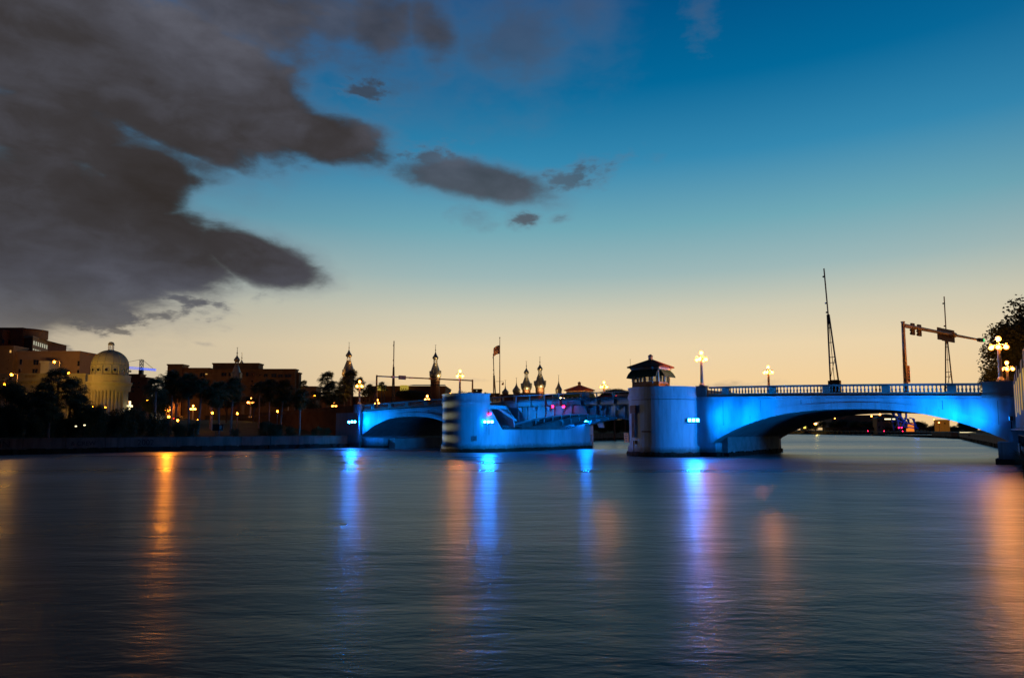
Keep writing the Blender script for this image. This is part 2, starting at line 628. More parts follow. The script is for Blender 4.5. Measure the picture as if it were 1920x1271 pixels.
tag(rb, 'dark river bed under the water', kind='structure')

# ---------------------------------------------------------------- bridge frame (x along the deck, y across it)
A = Vector((57.0, 78.8))
B = Vector((-33.0, 150.6))
MID = (A + B) / 2
AL = math.atan2(B.y - A.y, A.x - B.x)
EU = Vector((math.cos(AL), -math.sin(AL)))
EN = Vector((math.sin(AL), math.cos(AL)))


def W(u, n, z=0.0):
    p = MID + EU * u + EN * n
    return (p.x, p.y, z)


def zpar(u):
    return 10.45 - 1.05 * (u / 56.0) ** 2 if abs(u) < 58 else max(7.9, 9.4 - 0.028 * (abs(u) - 57))


BW = 30.0            # deck width
bridge = thing('arch_drawbridge', 'blue floodlit concrete arch bridge with a steel drawbridge span over the river', 'bridge', (MID.x, MID.y, 0), -AL)
RL0, RL1 = 22.8, 58.0      # right arch springs
LL0, LL1 = -57.6, -26.1
PRC, PRR = (14.8, -0.5), 5.2
PLC, PLR = (-21.3, -5.0), 4.8


def intr(u, c, a, zc=6.65, drop=4.25):
    return zc - drop * (abs(u - c) / a) ** 2.5


def arch(c, a, u0, u1):
    N = 48
    us = [u0 + (u1 - u0) * i / N for i in range(N + 1)]
    m = MB()
    top = lambda u: zpar(u) - 1.6
    lo = lambda u: max(1.9, intr(u, c, a)) if abs(u - c) <= a else 1.9
    # near and far spandrel faces
    for y in (0.0, BW):
        vs_ = [(u, y, lo(u)) for u in us] + [(u, y, top(u)) for u in us]
        m.add(vs_, [(i, i + 1, N + 2 + i, N + 1 + i) for i in range(N)])
    vs_ = [(u, 0, top(u)) for u in us] + [(u, BW, top(u)) for u in us]
    m.add(vs_, [(i, i + 1, N + 2 + i, N + 1 + i) for i in range(N)])
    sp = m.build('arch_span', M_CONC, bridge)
    s_ = MB()
    vs_ = [(u, 0.0, lo(u)) for u in us] + [(u, BW, lo(u)) for u in us]
    s_.add(vs_, [(i, i + 1, N + 2 + i, N + 1 + i) for i in range(N)])
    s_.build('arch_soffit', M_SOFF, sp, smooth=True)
    for k, uj in enumerate([c - a * 0.93 + i * a * 0.31 for i in range(7)]):
        if u0 + 1 < uj < u1 - 1:
            zb_ = lo(uj) + 0.9
            if top(uj) - 0.5 - zb_ > 0.4:
                MB().box(uj - 0.02, uj + 0.02, -0.012, 0.01, zb_, top(uj) - 0.45).build('panel_joint', M_DARK, sp)
    # raised arch ring
    r_ = MB()
    for y0, y1 in ((-0.18, 0.004), (BW - 0.004, BW + 0.18)):
        a_ = []
        for u in us:
            th = 0.85 + 0.75 * min(1.0, abs(u - c) / a) ** 3
            a_.append((lo(u), min(lo(u) + th, top(u) - 0.5)))
        vs_ = []
        for u, (z0, z1) in zip(us, a_):
            vs_ += [(u, y0, z0), (u, y0, z1), (u, y1, z1), (u, y1, z0)]
        fs = []
        for i in range(N):
            k = 4 * i
            for j in range(4):
                fs.append((k + j, k + (j + 1) % 4, k + 4 + (j + 1) % 4, k + 4 + j))
        r_.add(vs_, fs)
    r_.build('arch_ring', M_CONC, sp)
    # cornice mouldings under the parapet
    for dz0, dz1, pr in ((-1.95, -1.78, 0.12), (-1.74, -1.58, 0.30), (-1.58, -1.50, 0.42)):
        k_ = MB()
        vs_ = []
        for u in us:
            z = zpar(u)
            vs_ += [(u, -pr, z + dz0), (u, -pr, z + dz1), (u, 0.1, z + dz1), (u, 0.1, z + dz0)]
        fs = []
        for i in range(N):
            k = 4 * i
            for j in range(4):
                fs.append((k + j, k + (j + 1) % 4, k + 4 + (j + 1) % 4, k + 4 + j))
        fs += [(3, 2, 1, 0), (4 * N, 4 * N + 1, 4 * N + 2, 4 * N + 3)]
        k_.add(vs_, fs)
        k_.build('cornice_moulding', M_CONC, sp)
    return sp


spR = arch(40.4, 17.6, RL0 - 2.9, RL1)
spL = arch(-41.8, 15.9, LL0, LL1 + 0.5)


def stadium(c, r, y_end, n=28, dr=0.0):
    cx, cy = c
    r = r + dr
    pts = []
    for i in range(n + 1):
        t_ = PI + PI * i / n
        pts.append((cx + r * math.cos(t_), cy + r * math.sin(t_)))
    pts += [(cx + r, y_end), (cx - r, y_end)]
    return pts


# right pier
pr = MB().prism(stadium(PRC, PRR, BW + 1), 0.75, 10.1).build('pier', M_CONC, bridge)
MB().prism(stadium(PRC, PRR, BW + 1.2, dr=0.28), 0.4, 1.55).build('plinth', M_CONC, pr)


def jag(c, r, y_end, z0, z1, seed, name, par, n=90, top=True):
    """rough dark skirt of marine growth, uneven upper edge"""
    random.seed(seed)
    pts = stadium(c, r, y_end, n=n)
    # add points on the straight sides
    full = pts[:-2]
    ra = pts[n]
    for k in range(1, 60):
        full.append((ra[0], ra[1] + (y_end - ra[1]) * k / 60))
    full += pts[-2:]
    k = len(full)
    m = MB()
    rows = [(-2.0, 0.05), (z0, 0.12), ((z0 + z1) / 2, 0.16), (z1, 0.05)]
    vs_ = []
    cx = sum(p[0] for p in full) / k
    cyy = c[1]
    for ri, (z, off) in enumerate(rows):
        for (x, y) in full:
            d = Vector((x - c[0], min(0, y - c[1]))).normalized()
            o_ = off + random.uniform(-0.06, 0.06)
            zz = z + (random.uniform(-0.12, 0.1) if ri == 3 else 0)
            vs_.append((x + d.x * o_, y + d.y * o_, zz))
    fs = []
    for ri in range(len(rows) - 1):
        for i in range(k):
            j = (i + 1) % k
            fs.append((ri * k + i, ri * k + j, (ri + 1) * k + j, (ri + 1) * k + i))
    fs.append(tuple(range((len(rows) - 1) * k, len(rows) * k)))
    m.add(vs_, fs)
    return m.build(name, M_GROW, par)


jag(PRC, PRR + 0.30, BW + 1.3, 0.2, 0.68, 3, 'marine_growth', pr)
for z0, z1, d_ in ((8.55, 8.68, 0.10), (8.76, 8.95, 0.20), (9.05, 9.12, 0.12), (10.1, 10.34, 0.14)):
    MB().prism(stadium(PRC, PRR, 0.6, dr=d_), z0, z1).build('string_course', M_CONC, pr)
MB().prism(stadium(PRC, PRR, 0.6, dr=-0.35), 10.34, 10.36).build('tower_floor', M_SOFF, pr)
# springing block and rounded footing under the right arch
sb = MB().box(20.0, 22.8, -0.05, 2.4, 0.5, 2.02).build('springing_block', M_CONC, pr)
ft = MB()
prof = [(2.6, -1.5), (2.6, 3.0), (2.8, 3.3), (3.2, 3.5), (26.0, 3.5), (26.4, 3.3), (26.6, 3.0), (26.6, -1.5)]
ft.extx(prof, 20.0, 23.6)
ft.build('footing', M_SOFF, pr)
MB().box(20.0, 22.8, 27.0, 30.2, 0.5, 3.2).build('springing_block', M_CONC, pr)
mg = MB()
random.seed(5)
for k in range(70):
    y0 = -0.2 + k * 0.44
    x1 = (22.95 if (y0 < 2.4 or y0 > 26.8) else 23.8) + random.uniform(-0.05, 0.08)
    mg.box(19.9, x1, y0, y0 + 0.46, -2, 0.62 + random.uniform(-0.12, 0.1))
for k in range(7):
    mg.box(19.9 + k * 0.44, 20.35 + k * 0.44, -0.2, 0.2, -2, 0.6 + random.uniform(-0.1, 0.12))
mg.build('marine_growth', M_GROW, pr, fix=False)
# conduit along the tower
cd = MB()
for i in range(15):
    t0, t1 = PI + PI * (0.30 + 0.68 * i / 15), PI + PI * (0.30 + 0.68 * (i + 1) / 15)
    rr = PRR + 0.06
    cd.tube((PRC[0] + rr * math.cos(t0), PRC[1] + rr * math.sin(t0), 8.42), (PRC[0] + rr * math.cos(t1), PRC[1] + rr * math.sin(t1), 8.42), 0.04, n=6)
cd.tube((19.75, -0.9, 8.4), (19.95, -0.9, 5.9), 0.04, n=6)
cd.build('conduit', M_DARK, pr)
# recessed slot on the tower front
MB().box(13.9, 15.4, -5.95, -5.5, 3.62, 3.78).build('wall_slot', M_DARK, pr)
# gauge pipe at the waterline
gp = MB().tube((12.25, -5.35, -0.5), (12.25, -5.35, 2.35), 0.10, n=8)
gp.box(12.45, 12.72, -5.42, -5.18, 1.85, 2.35)
gp.build('gauge_pipe', M_DARK, pr)

# left pier: solid nose and back, low notched channel wall, open machinery pit between
pl = MB().prism(stadium(PLC, PLR, -4.9), 0.75, 10.1).build('pier', M_CONC, bridge)
wl = MB()
prof = [(-4.9, 0.75), (-4.9, 7.75), (-4.2, 7.2), (-1.4, 3.95), (19.5, 3.95), (25.0, 5.0), (28.4, 5.5), (28.4, 0.75)]
wl.extx(prof, -17.6, -16.5)
wl.build('channel_wall', M_CONC, pl)
MB().box(-26.1, -25.0, -4.9, 31.0, 0.75, 8.3).build('back_wall', M_CONC, pl)
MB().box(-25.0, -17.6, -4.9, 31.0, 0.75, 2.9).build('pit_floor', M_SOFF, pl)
MB().box(-25.0, -16.6, 27.5, 28.4, 0.5, 5.4).build('end_wall', M_CONC, pl)
MB().box(-27.7, -23.2, 28.5, 40.4, 0.0, 10.0).build('upstream_tower', M_CONC, pl)
MB().prism(stadium(PLC, PLR, 28.6, dr=0.22), 0.4, 1.35).build('plinth', M_CONC, pl)
jag(PLC, PLR + 0.24, 28.7, 0.2, 0.6, 4, 'marine_growth', pl, n=70)
for z0, z1, d_ in ((8.55, 8.68, 0.10), (8.76, 8.95, 0.20), (9.05, 9.12, 0.12), (10.1, 10.34, 0.14)):
    MB().prism(stadium(PLC, PLR, -4.75, dr=d_), z0, z1).build('string_course', M_CONC, pl)

# abutments
ab = MB().box(58.0, 66.0, -0.6, BW + 0.6, -2, 7.7).build('abutment', M_CONC, bridge)
MB().box(56.6, 58.4, -0.9, 3.0, -2, 2.6).build('abutment_base', M_CONC, ab)
MB().box(56.3, 58.6, -1.1, 3.2, -2, 0.65).build('marine_growth', M_GROW, ab)
MB().box(55.4, 60.5, -0.30, 0.35, 7.80, 9.42).build('parapet_panel', M_RAIL, ab)
MB().box(55.3, 60.6, -0.42, 0.45, 9.42, 9.55).build('parapet_cap', M_RAIL, ab)
MB().box(55.3, 60.6, -0.42, 0.45, 7.74, 8.1).build('parapet_base', M_RAIL, ab)
ab2 = MB().box(-66.0, -57.6, -0.6, BW + 0.6, -2, 7.7).build('abutment', M_CONC, bridge)
MB().box(-59.6, -57.4, -0.75, 0.4, 7.5, 9.55).build('end_pylon', M_CONC, ab2)
MB().box(-59.0, -50.5, 0.15, BW, -2, 2.15).build('footing', M_CONC, ab2)
MB().box(-50.0, -48.0, 1.2, BW, -2, 2.1).build('footing', M_SOFF, ab2)
MB().box(-59.4, -50.2, -0.1, BW, -2, 0.55).build('marine_growth', M_GROW, ab2)

# deck slabs follow the camber
dk = MB()
N = 60


def strip(m, u0, u1, n0, n1, zf, N=24):
    us = [u0 + (u1 - u0) * i / N for i in range(N + 1)]
    vs_ = [(u, n0, zf(u)) for u in us] + [(u, n1, zf(u)) for u in us]
    m.add(vs_, [(i, i + 1, N + 2 + i, N + 1 + i) for i in range(N)])


road = MB()
strip(road, -57.6, 60, 2.6, BW - 2.6, lambda u: zpar(u) - 1.22, 60)
rd = road.build('road_surface', M_ASPH, bridge, fix=False)
for n0, n1 in ((0.3, 2.6), (BW - 2.6, BW - 0.3)):
    sw = MB()
    for i in range(60):
        u0, u1 = -57.6 + 117.6 * i / 60, -57.6 + 117.6 * (i + 1) / 60
        z0 = zpar((u0 + u1) / 2) - 1.07
        sw.box(u0, u1, n0, n1, z0 - 0.35, z0)
    sw.build('sidewalk', M_SOFF, bridge, fix=False)
ln = MB()
for i in range(18):
    u0 = -55 + i * 6.3
    for nl in (6.3, 10.0, 15.0, 20.0, 23.7):
        for k in range(3):
            ua = u0 + k
            ln.add([(ua, nl - 0.07, zpar(ua) - 1.214), (ua + 1, nl - 0.07, zpar(ua + 1) - 1.214), (ua + 1, nl + 0.07, zpar(ua + 1) - 1.214), (ua, nl + 0.07, zpar(ua) - 1.214)], [(0, 1, 2, 3)])
tag(ln.build('lane_marking', M_WHITE, rd, fix=False), kind='stuff')

# balustrades
bal_prof = [(0.075, 0), (0.10, 0.05), (0.075, 0.09), (0.135, 0.26), (0.12, 0.36), (0.065, 0.56), (0.065, 0.66), (0.10, 0.70), (0.075, 0.78)]
bal_me = MB().lathe(bal_prof, n=8).mesh('baluster', M_RAIL, True)


def balustrade(u0, u1, posts, lead=False, y=0.0, bals=True):
    root = MB()
    N = 40
    us = [u0 + (u1 - u0) * i / N for i in range(N + 1)]
    for a, b2, hw in ((-1.50, -1.05, 0.20), (-0.26, -0.08, 0.19), (-0.08, 0.0, 0.24)):
        vs_ = []
        for u in us:
            z = zpar(u)
            vs_ += [(u, y - hw, z + a), (u, y - hw, z + b2), (u, y + hw, z + b2), (u, y + hw, z + a)]
        fs = []
        for i in range(N):
            k = 4 * i
            for j in range(4):
                fs.append((k + j, k + (j + 1) % 4, k + 4 + (j + 1) % 4, k + 4 + j))
        fs += [(3, 2, 1, 0), (4 * N, 4 * N + 1, 4 * N + 2, 4 * N + 3)]
        root.add(vs_, fs)
    ro = root.build('balustrade', M_RAIL, bridge)
    for p in posts:
        z = zpar(p)
        MB().box(p - 0.47, p + 0.47, y - 0.27, y + 0.27, z - 1.04, z - 0.262).build('rail_post', M_RAIL, ro)
    if bals:
        edges = sorted([u0 - 0.3] + list(posts) + [u1 + 0.3])
        for a, b2 in zip(edges[:-1], edges[1:]):
            lo, hi = a + 0.47, b2 - 0.47
            if a == u0 - 0.3:
                lo = u0 + 0.1
            if b2 == u1 + 0.3:
                hi = u1 - 0.1
            cnt = max(1, int(round((hi - lo) / 0.43)))
            for k in range(cnt):
                u = lo + (hi - lo) * (k + 0.5) / cnt
                put('baluster', bal_me, ro, (u, y, zpar(u) - 1.05))
    return ro


balustrade(22.0, 55.3, [24.5, 31.2, 38.25, 45.3, 52.35])
balustrade(-57.4, -27.7, [-53.85, -48.35, -43.0, -37.4, -32.4])
balustrade(22.0, 55.3, [24.5, 31.2, 38.25, 45.3, 52.35], y=BW, bals=False)
balustrade(-57.4, -26.2, [-53.85, -48.35, -43.0, -37.4, -31.8], y=BW, bals=False)
for u in (20.9, -28.3):
    for y in (0, BW):
        pd = MB().box(u - 0.75, u + 0.75, y - 0.36, y + 0.36, zpar(u) - 1.55, zpar(u) + 0.02)
        pd.box(u - 0.85, u + 0.85, y - 0.45, y + 0.45, zpar(u) + 0.02, zpar(u) + 0.14)
        pd.build('lamp_pedestal', M_RAIL, bridge)

# bascule leaves
ZF = lambda u: zpar(u) - 0.32           # top of the steel railing
UC = -1.8


def gbot(u):
    k = 0.0078 if u < UC else 0.0115
    return 6.68 - k * (u - UC) ** 2


def leaf(ua, ub, stiff):
    lf = MB()
    strip(lf, ua, ub, 0.25, BW - 0.25, lambda u: ZF(u) - 1.42, 16)
    strip(lf, ua, ub, 0.25, BW - 0.25, lambda u: ZF(u) - 1.22, 16)
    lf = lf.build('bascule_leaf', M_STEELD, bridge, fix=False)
    N = 24
    us = [ua + (ub - ua) * i / N for i in range(N + 1)]
    for (n0, n1) in ((1.6, 3.2), (9.6, 10.8), (18.8, 20.0), (26.8, 28.4)):
        g = MB()
        for y in (n0, n1):
            vs_ = [(u, y, gbot(u)) for u in us] + [(u, y, 8.15) for u in us]
            g.add(vs_, [(i, i + 1, N + 2 + i, N + 1 + i) for i in range(N)])
        vs_ = []
        for u in us:
            z = gbot(u)
            vs_ += [(u, n0 - 0.25, z - 0.09), (u, n0 - 0.25, z), (u, n1 + 0.25, z), (u, n1 + 0.25, z - 0.09)]
        fs = []
        for i in range(N):
            k = 4 * i
            for j in range(4):
                fs.append((k + j, k + (j + 1) % 4, k + 4 + (j + 1) % 4, k + 4 + j))
        fs += [(3, 2, 1, 0), (4 * N, 4 * N + 1, 4 * N + 2, 4 * N + 3)]
        g.add(vs_, fs)
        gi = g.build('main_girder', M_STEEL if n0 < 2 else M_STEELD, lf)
        for u in stiff:
            for y, s_ in ((n0, -1), (n1, 1)):
                MB().box(u - 0.045, u + 0.045, min(y, y + 0.22 * s_), max(y, y + 0.22 * s_), gbot(u), 8.14).build('stiffener', M_STEEL, gi)
    # fascia stringer with bracket ends
    fa = MB()
    for i in range(N):
        u0, u1 = us[i], us[i + 1]
        fa.add([(u0, 0.1, ZF(u0) - 2.05), (u1, 0.1, ZF(u1) - 2.05), (u1, 0.1, ZF(u1) - 1.15), (u0, 0.1, ZF(u0) - 1.15),
                (u0, 0.3, ZF(u0) - 2.05), (u1, 0.3, ZF(u1) - 2.05), (u1, 0.3, ZF(u1) - 1.15), (u0, 0.3, ZF(u0) - 1.15)],
               [(0, 1, 2, 3), (7, 6, 5, 4), (0, 4, 5, 1), (3, 2, 6, 7)])
    fo_ = fa.build('fascia_girder', M_STEEL, lf, fix=False)
    for dzf in (-2.1, -1.2):
        ff = MB()
        for i in range(N):
            u0, u1 = us[i], us[i + 1]
            ff.bar((u0, 0.0, ZF(u0) + dzf), (u1, 0.0, ZF(u1) + dzf), 0.36, 0.07)
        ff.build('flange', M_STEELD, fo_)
    brs = []
    u = ua + 1.2
    while u < ub:
        brs.append(u)
        u += 3.15
    for u in brs:
        br = MB().box(u - 0.14, u + 0.14, -0.12, 0.1, ZF(u) - 2.1, ZF(u) - 1.1)
        br.extx([(0.3, ZF(u) - 2.05), (0.3, ZF(u) - 1.5), (1.6, ZF(u) - 1.5), (1.6, ZF(u) - 3.0)], u - 0.05, u + 0.05)
        br.build('bracket', M_STEEL, lf)
        fb = MB()
        fb.box(u - 0.1, u + 0.1, 3.2, 26.8, 7.35, 8.1)
        fb.build('floor_beam', M_STEELD, lf)
    # underside diagonals
    db = MB()
    for i in range(len(brs) - 1):
        db.bar((brs[i], 3.2, 7.3), (brs[i + 1], 9.6, 7.3), 0.15)
        db.bar((brs[i], 9.6, 7.3), (brs[i + 1], 3.2, 7.3), 0.15)
    db.build('lateral_bracing', M_STEELD, lf)
    # railing
    rl = None
    for dz_, nm in ((0.0, 'railing'), (-1.05, 'bottom_rail')):
        ra = MB()
        for i in range(N):
            u0, u1 = us[i], us[i + 1]
            ra.bar((u0, 0, ZF(u0) + dz_ - 0.05), (u1, 0, ZF(u1) + dz_ - 0.05), 0.15)
        o_ = ra.build(nm, M_STEEL, rl or lf)
        rl = rl or o_
    for u in brs:
        MB().box(u - 0.09, u + 0.09, -0.1, 0.1, ZF(u) - 1.15, ZF(u) - 0.02).build('rail_post', M_STEEL, rl)
    # far side railing
    rb_ = MB()
    for dz_ in (0.0, -1.05):
        for i in range(N):
            u0, u1 = us[i], us[i + 1]
            rb_.bar((u0, BW, ZF(u0) + dz_ - 0.05), (u1, BW, ZF(u1) + dz_ - 0.05), 0.10)
    k = ua
    while k < ub:
        rb_.box(k - 0.03, k + 0.03, BW - 0.03, BW + 0.03, ZF(k) - 1.15, ZF(k) - 0.02)
        k += 0.5
    tag(rb_.build('far_railing', M_STEEL, lf), kind='stuff')
    return lf, rl


lfL, rlL = leaf(-25.0, UC - 0.06, [-17.0, -15.0, -13.0, -11.0, -9.0, -7.1, -5.2, -3.3])
lfR, rlR = leaf(UC + 0.06, 9.9, [-0.2, 1.6, 3.4, 5.2, 7.0, 8.7])
pk = MB()
for k in range(9):
    u = -20.6 + 0.42 * k
    MB().box(u - 0.025, u + 0.025, -0.03, 0.03, ZF(u) - 1.12, ZF(u) - 0.05).build('picket', M_STEEL, rlL)
# machinery of the left leaf in the open pit
mc = MB()
mc.extr([(-24.6, 3.2), (-18.2, 3.2), (-17.6, 4.4), (-18.4, 6.2), (-21.0, 7.4), (-24.6, 7.6)], 6.0, 24.0)
mc.build('counterweight', M_STEELD, lfL)
for y in (-1.0, 30.3):
    tk = MB().extr([(-20.5, 8.1), (-16.9, 8.1), (-15.2, 6.3), (-14.9, 4.4), (-16.2, 4.4), (-17.0, 6.0), (-20.5, 7.2)], y + 1.05, y + 1.30)
    tk.build('trunnion_bracket', M_STEEL, lfL)
for nn0 in (-2.4, 4.5, 12.5, 22.5):
    MB().bar((-17.0, nn0, 8.0), (-14.2, nn0 + 2.2, 5.6), 0.35, 0.35).build('trunnion_strut', M_STEEL, lfL)
# rack of teeth/grating along the notch floor
gt = MB()
gt.box(-17.9, -16.9, -1.2, 24.0, 3.96, 4.10)
gt.bar((-17.0, -1.0, 4.65), (-17.0, 24.0, 4.65), 0.08)
for k in range(40):
    y = -1.0 + k * 0.62
    gt.bar((-17.0, y, 4.1), (-17.0, y + 0.31, 4.62), 0.06)
    gt.bar((-17.0, y + 0.31, 4.62), (-17.0, y + 0.62, 4.1), 0.06)
gt.build('walkway_lattice', M_STEELD, pl)
# inside faces of the trunnion house seen through the notch
MB().box(-24.9, -24.6, -4.8, 29.5, 2.9, 8.3).build('pit_wall', M_CONC, pl)
# cladding panel between the tower and the fascia
MB().box(-22.0, -16.5, -4.9, 0.05, 7.7, 8.3).build('tower_link_beam', M_STEEL, pl)

# approach ramp on the left bank
ramp = MB()
N = 26
us = [-66.0 - 60.0 * i / N for i in range(N + 1)]
vs_ = []
for u in us:
    z = zpar(u) - 1.2
    vs_ += [(u, 0.0, 0.5), (u, 0.0, z), (u, BW, z), (u, BW, 0.5)]
fs = []
for i in range(N):
    k = 4 * i
    for j in range(4):
        fs.append((k + j, k + (j + 1) % 4, k + 4 + (j + 1) % 4, k + 4 + j))
fs += [(3, 2, 1, 0), (4 * N, 4 * N + 1, 4 * N + 2, 4 * N + 3)]
ramp.add(vs_, fs)
ramp = ramp.build('approach_ramp', M_BROWN, bridge)
pp = MB()
for a, b2, hw in ((-1.2, -0.75, 0.2), (-0.2, 0.0, 0.22)):
    for i in range(N):
        u0, u1 = us[i], us[i + 1]
        z0, z1 = zpar(u0), zpar(u1)
        pp.add([(u0, -hw, z0 + a), (u1, -hw, z1 + a), (u1, -hw, z1 + b2), (u0, -hw, z0 + b2), (u0, hw, z0 + a), (u1, hw, z1 + a), (u1, hw, z1 + b2), (u0, hw, z0 + b2)],
               [(0, 1, 2, 3), (7, 6, 5, 4), (0, 4, 5, 1), (3, 2, 6, 7)])
k = -59.8
while k > -126:
    pp.box(k - 0.16, k + 0.16, -0.13, 0.13, zpar(k) - 0.76, zpar(k) - 0.19)
    k -= 0.55
for i in range(1):
    pp.box(-66.1, -59.0, -0.2, 0.2, 7.6, 9.32)
pp.build('ramp_parapet', M_BROWN, bridge, fix=False)


# ---------------------------------------------------------------- terrain and banks (in the bridge frame: u, n)


def interp(tab, x):
    if x <= tab[0][0]:
        return tab[0][1]
    for (a, b1), (c, d) in zip(tab[:-1], tab[1:]):
        if x <= c:
            return b1 + (d - b1) * (x - a) / (c - a)
    return tab[-1][1]


def toun(X, Y):
    d = Vector((X, Y)) - MID
    return d.dot(EU), d.dot(EN)


LBANK = [(-260, -74), (-140, -70), (-62.9, -67.9), (-38.8, -67.1), (-1.8, -62.2), (0, -60.5), (30, -60.5), (80, -64), (128, -69), (300, -92), (485, -128)]
RBANK = [(-200, 72), (-97, 64.5), (-42.4, 60.8), (-1.0, 59.2), (31, 59.2), (264, 27.3), (380, -20), (505, -105)]
LPROF = [(0, 2.55), (6, 2.7), (14, 3.4), (28, 5.4), (45, 6.4), (90, 6.8), (300, 7.0), (1200, 7.2)]
RPROF = [(0, 2.5), (4, 2.6), (14, 4.5), (30, 7.0), (900, 7.5)]


def ground(X, Y):
    u, n = toun(X, Y)
    return interp(LPROF, max(0, interp(LBANK, n) - u))


def rground(X, Y):
    u, n = toun(X, Y)
    return 2.5 + (interp(RPROF, max(0, u - interp(RBANK, n))) - 2.5) * max(0.0, min(1.0, (230 - n) / 110))


def terrain(bank, prof, sgn, name, label, nmin, nmax, step):
    m = MB()
    ns = []
    n = nmin
    while n <= nmax:
        ns.append(n)
        n += step
    low = lambda n_: max(0.0, min(1.0, (230 - n_) / 110)) if sgn > 0 else 1.0
    ds = [0, 1.5, 3, 6, 9, 12, 16, 20, 24, 28, 34, 40, 48, 60, 80, 120, 180, 300, 600, 1200]
    vs_ = []
    for n in ns:
        ub = interp(bank, n)
        for d in ds:
            z = prof[0][1] + (interp(prof, d) - prof[0][1]) * low(n) + (0.25 * noise.noise(Vector((ub + d, n, 0)) * 0.12) if 2 < d < 100 else 0)
            vs_.append(W(ub + sgn * d, n, z))
    k = len(ds)
    fs = []
    for i in range(len(ns) - 1):
        for j in range(k - 1):
            q = (i * k + j, i * k + j + 1, (i + 1) * k + j + 1, (i + 1) * k + j)
            fs.append(q if sgn > 0 else q[::-1])
    m.add(vs_, fs)
    return tag(m.build(name, M_GRASS, fix=False), label, kind='structure')


terrain(LBANK, LPROF, -1, 'left_bank_ground', 'dark grass rising from the far river bank', -260, 485, 8.0)
terrain(RBANK, RPROF, 1, 'right_bank_ground', 'dark ground of the near river bank behind the riverwalk', -200, 505, 8.0)
fs_ = MB().box(150, 1600, 574, 2400, -3, 2.4).build('far_shore_ground', M_GRASS)
tag(fs_, 'dark far shore beyond the arch', kind='structure')


def seawall(bank, prof0, sgn, n0, n1, step, label):
    th = thing('seawall', label, 'wall', W(interp(bank, n0), n0, 0))
    org = Vector(th.location)
    n = n0
    while n < n1 - 0.1:
        nb = min(n + step, n1)
        u0, u1 = interp(bank, n), interp(bank, nb)
        g = 0.04
        a0, a1 = Vector(W(u0 - sgn * 0.0, n + g)), Vector(W(u1, nb - g))
        m = MB()
        inn = (EU * sgn).to_3d() * 0.8
        for (z0, z1, off) in ((0.85, prof0 - 0.16, 0.0), (prof0 - 0.16, prof0 + 0.06, -0.12)):
            o_ = (EU * sgn).to_3d() * off
            p = [a0 + o_ - org, a1 + o_ - org, a1 + inn - org, a0 + inn - org]
            m.add([(q.x, q.y, z0) for q in p] + [(q.x, q.y, z1) for q in p],
                  [(0, 3, 2, 1), (4, 5, 6, 7), (0, 1, 5, 4), (1, 2, 6, 5), (2, 3, 7, 6), (3, 0, 4, 7)])
        m.build('wall_panel', M_SEAW, th)
        n = nb
    # dark base with barnacles
    m = MB()
    random.seed(int(n0) + 400)
    n = n0
    while n < n1:
        u0 = interp(bank, n)
        p = Vector(W(u0 - sgn * random.uniform(0.1, 0.5), n)) - org
        q = Vector(W(interp(bank, n + 1.2) - sgn * random.uniform(0.1, 0.5), n + 1.2)) - org
        i2 = (EU * sgn).to_3d() * 1.2
        z1 = 0.86 + random.uniform(-0.12, 0.1)
        m.add([(p.x, p.y, -2), (q.x, q.y, -2), (q.x + i2.x, q.y + i2.y, -2), (p.x + i2.x, p.y + i2.y, -2),
               (p.x, p.y, z1), (q.x, q.y, z1), (q.x + i2.x, q.y + i2.y, z1), (p.x + i2.x, p.y + i2.y, z1)],
              [(0, 3, 2, 1), (4, 5, 6, 7), (0, 1, 5, 4), (1, 2, 6, 5), (2, 3, 7, 6), (3, 0, 4, 7)])
        n += 1.1
    m.build('marine_growth', M_GROW, th, fix=False)
    return th


swl = seawall(LBANK, 2.55, -1, -90, -0.8, 6.0, 'long low concrete seawall with faint graffiti below the dark trees')
swu = seawall(LBANK, 2.55, -1, 30.8, 300, 12.0, 'dark seawall on the far bank upstream of the drawbridge')
swr = seawall(RBANK, 2.5, 1, -60, -1.5, 6.0, 'seawall under the yellow panelled wall at the right edge')
swx = seawall(RBANK, 2.5, 1, 31, 300, 12.0, 'dark seawall seen through the right arch along the near bank')

# faded graffiti on the left seawall
M_GRAF = mat('graffiti_paint', (0.03, 0.02, 0.03), 0.8)
for body, px, sz in (('IN', 11, 1.5), ('& CREW', 155, 1.0), ('2002', 272, 1.45)):
    # find the place on the wall line
    best = None
    n = -80
    while n < -5:
        X, Y, _ = W(interp(LBANK, n), n)
        f_ = Y * CT
        pxx = 960 + F * X / f_
        if best is None or abs(pxx - px) < best[0]:
            best = (abs(pxx - px), n)
        n += 0.25
    n = best[1]
    u0, u1 = interp(LBANK, n - 1), interp(LBANK, n + 1)
    p0, p1 = Vector(W(u0 + 0.04, n - 1)), Vector(W(u1 + 0.04, n + 1))
    g = text_mesh(body, sz)
    g.materials.append(M_GRAF)
    o = put('graffiti', g, swl)
    ang = math.atan2((p1 - p0).y, (p1 - p0).x)
    c = (p0 + p1) / 2 - Vector(swl.location)
    o.location = (c.x, c.y, 1.62)
    o.location += (EU * 0.30).to_3d()
    o.rotation_euler = (R(90), 0, ang)

# ---------------------------------------------------------------- blue flood lights
BLUE = (0.0, 0.31, 1.0)


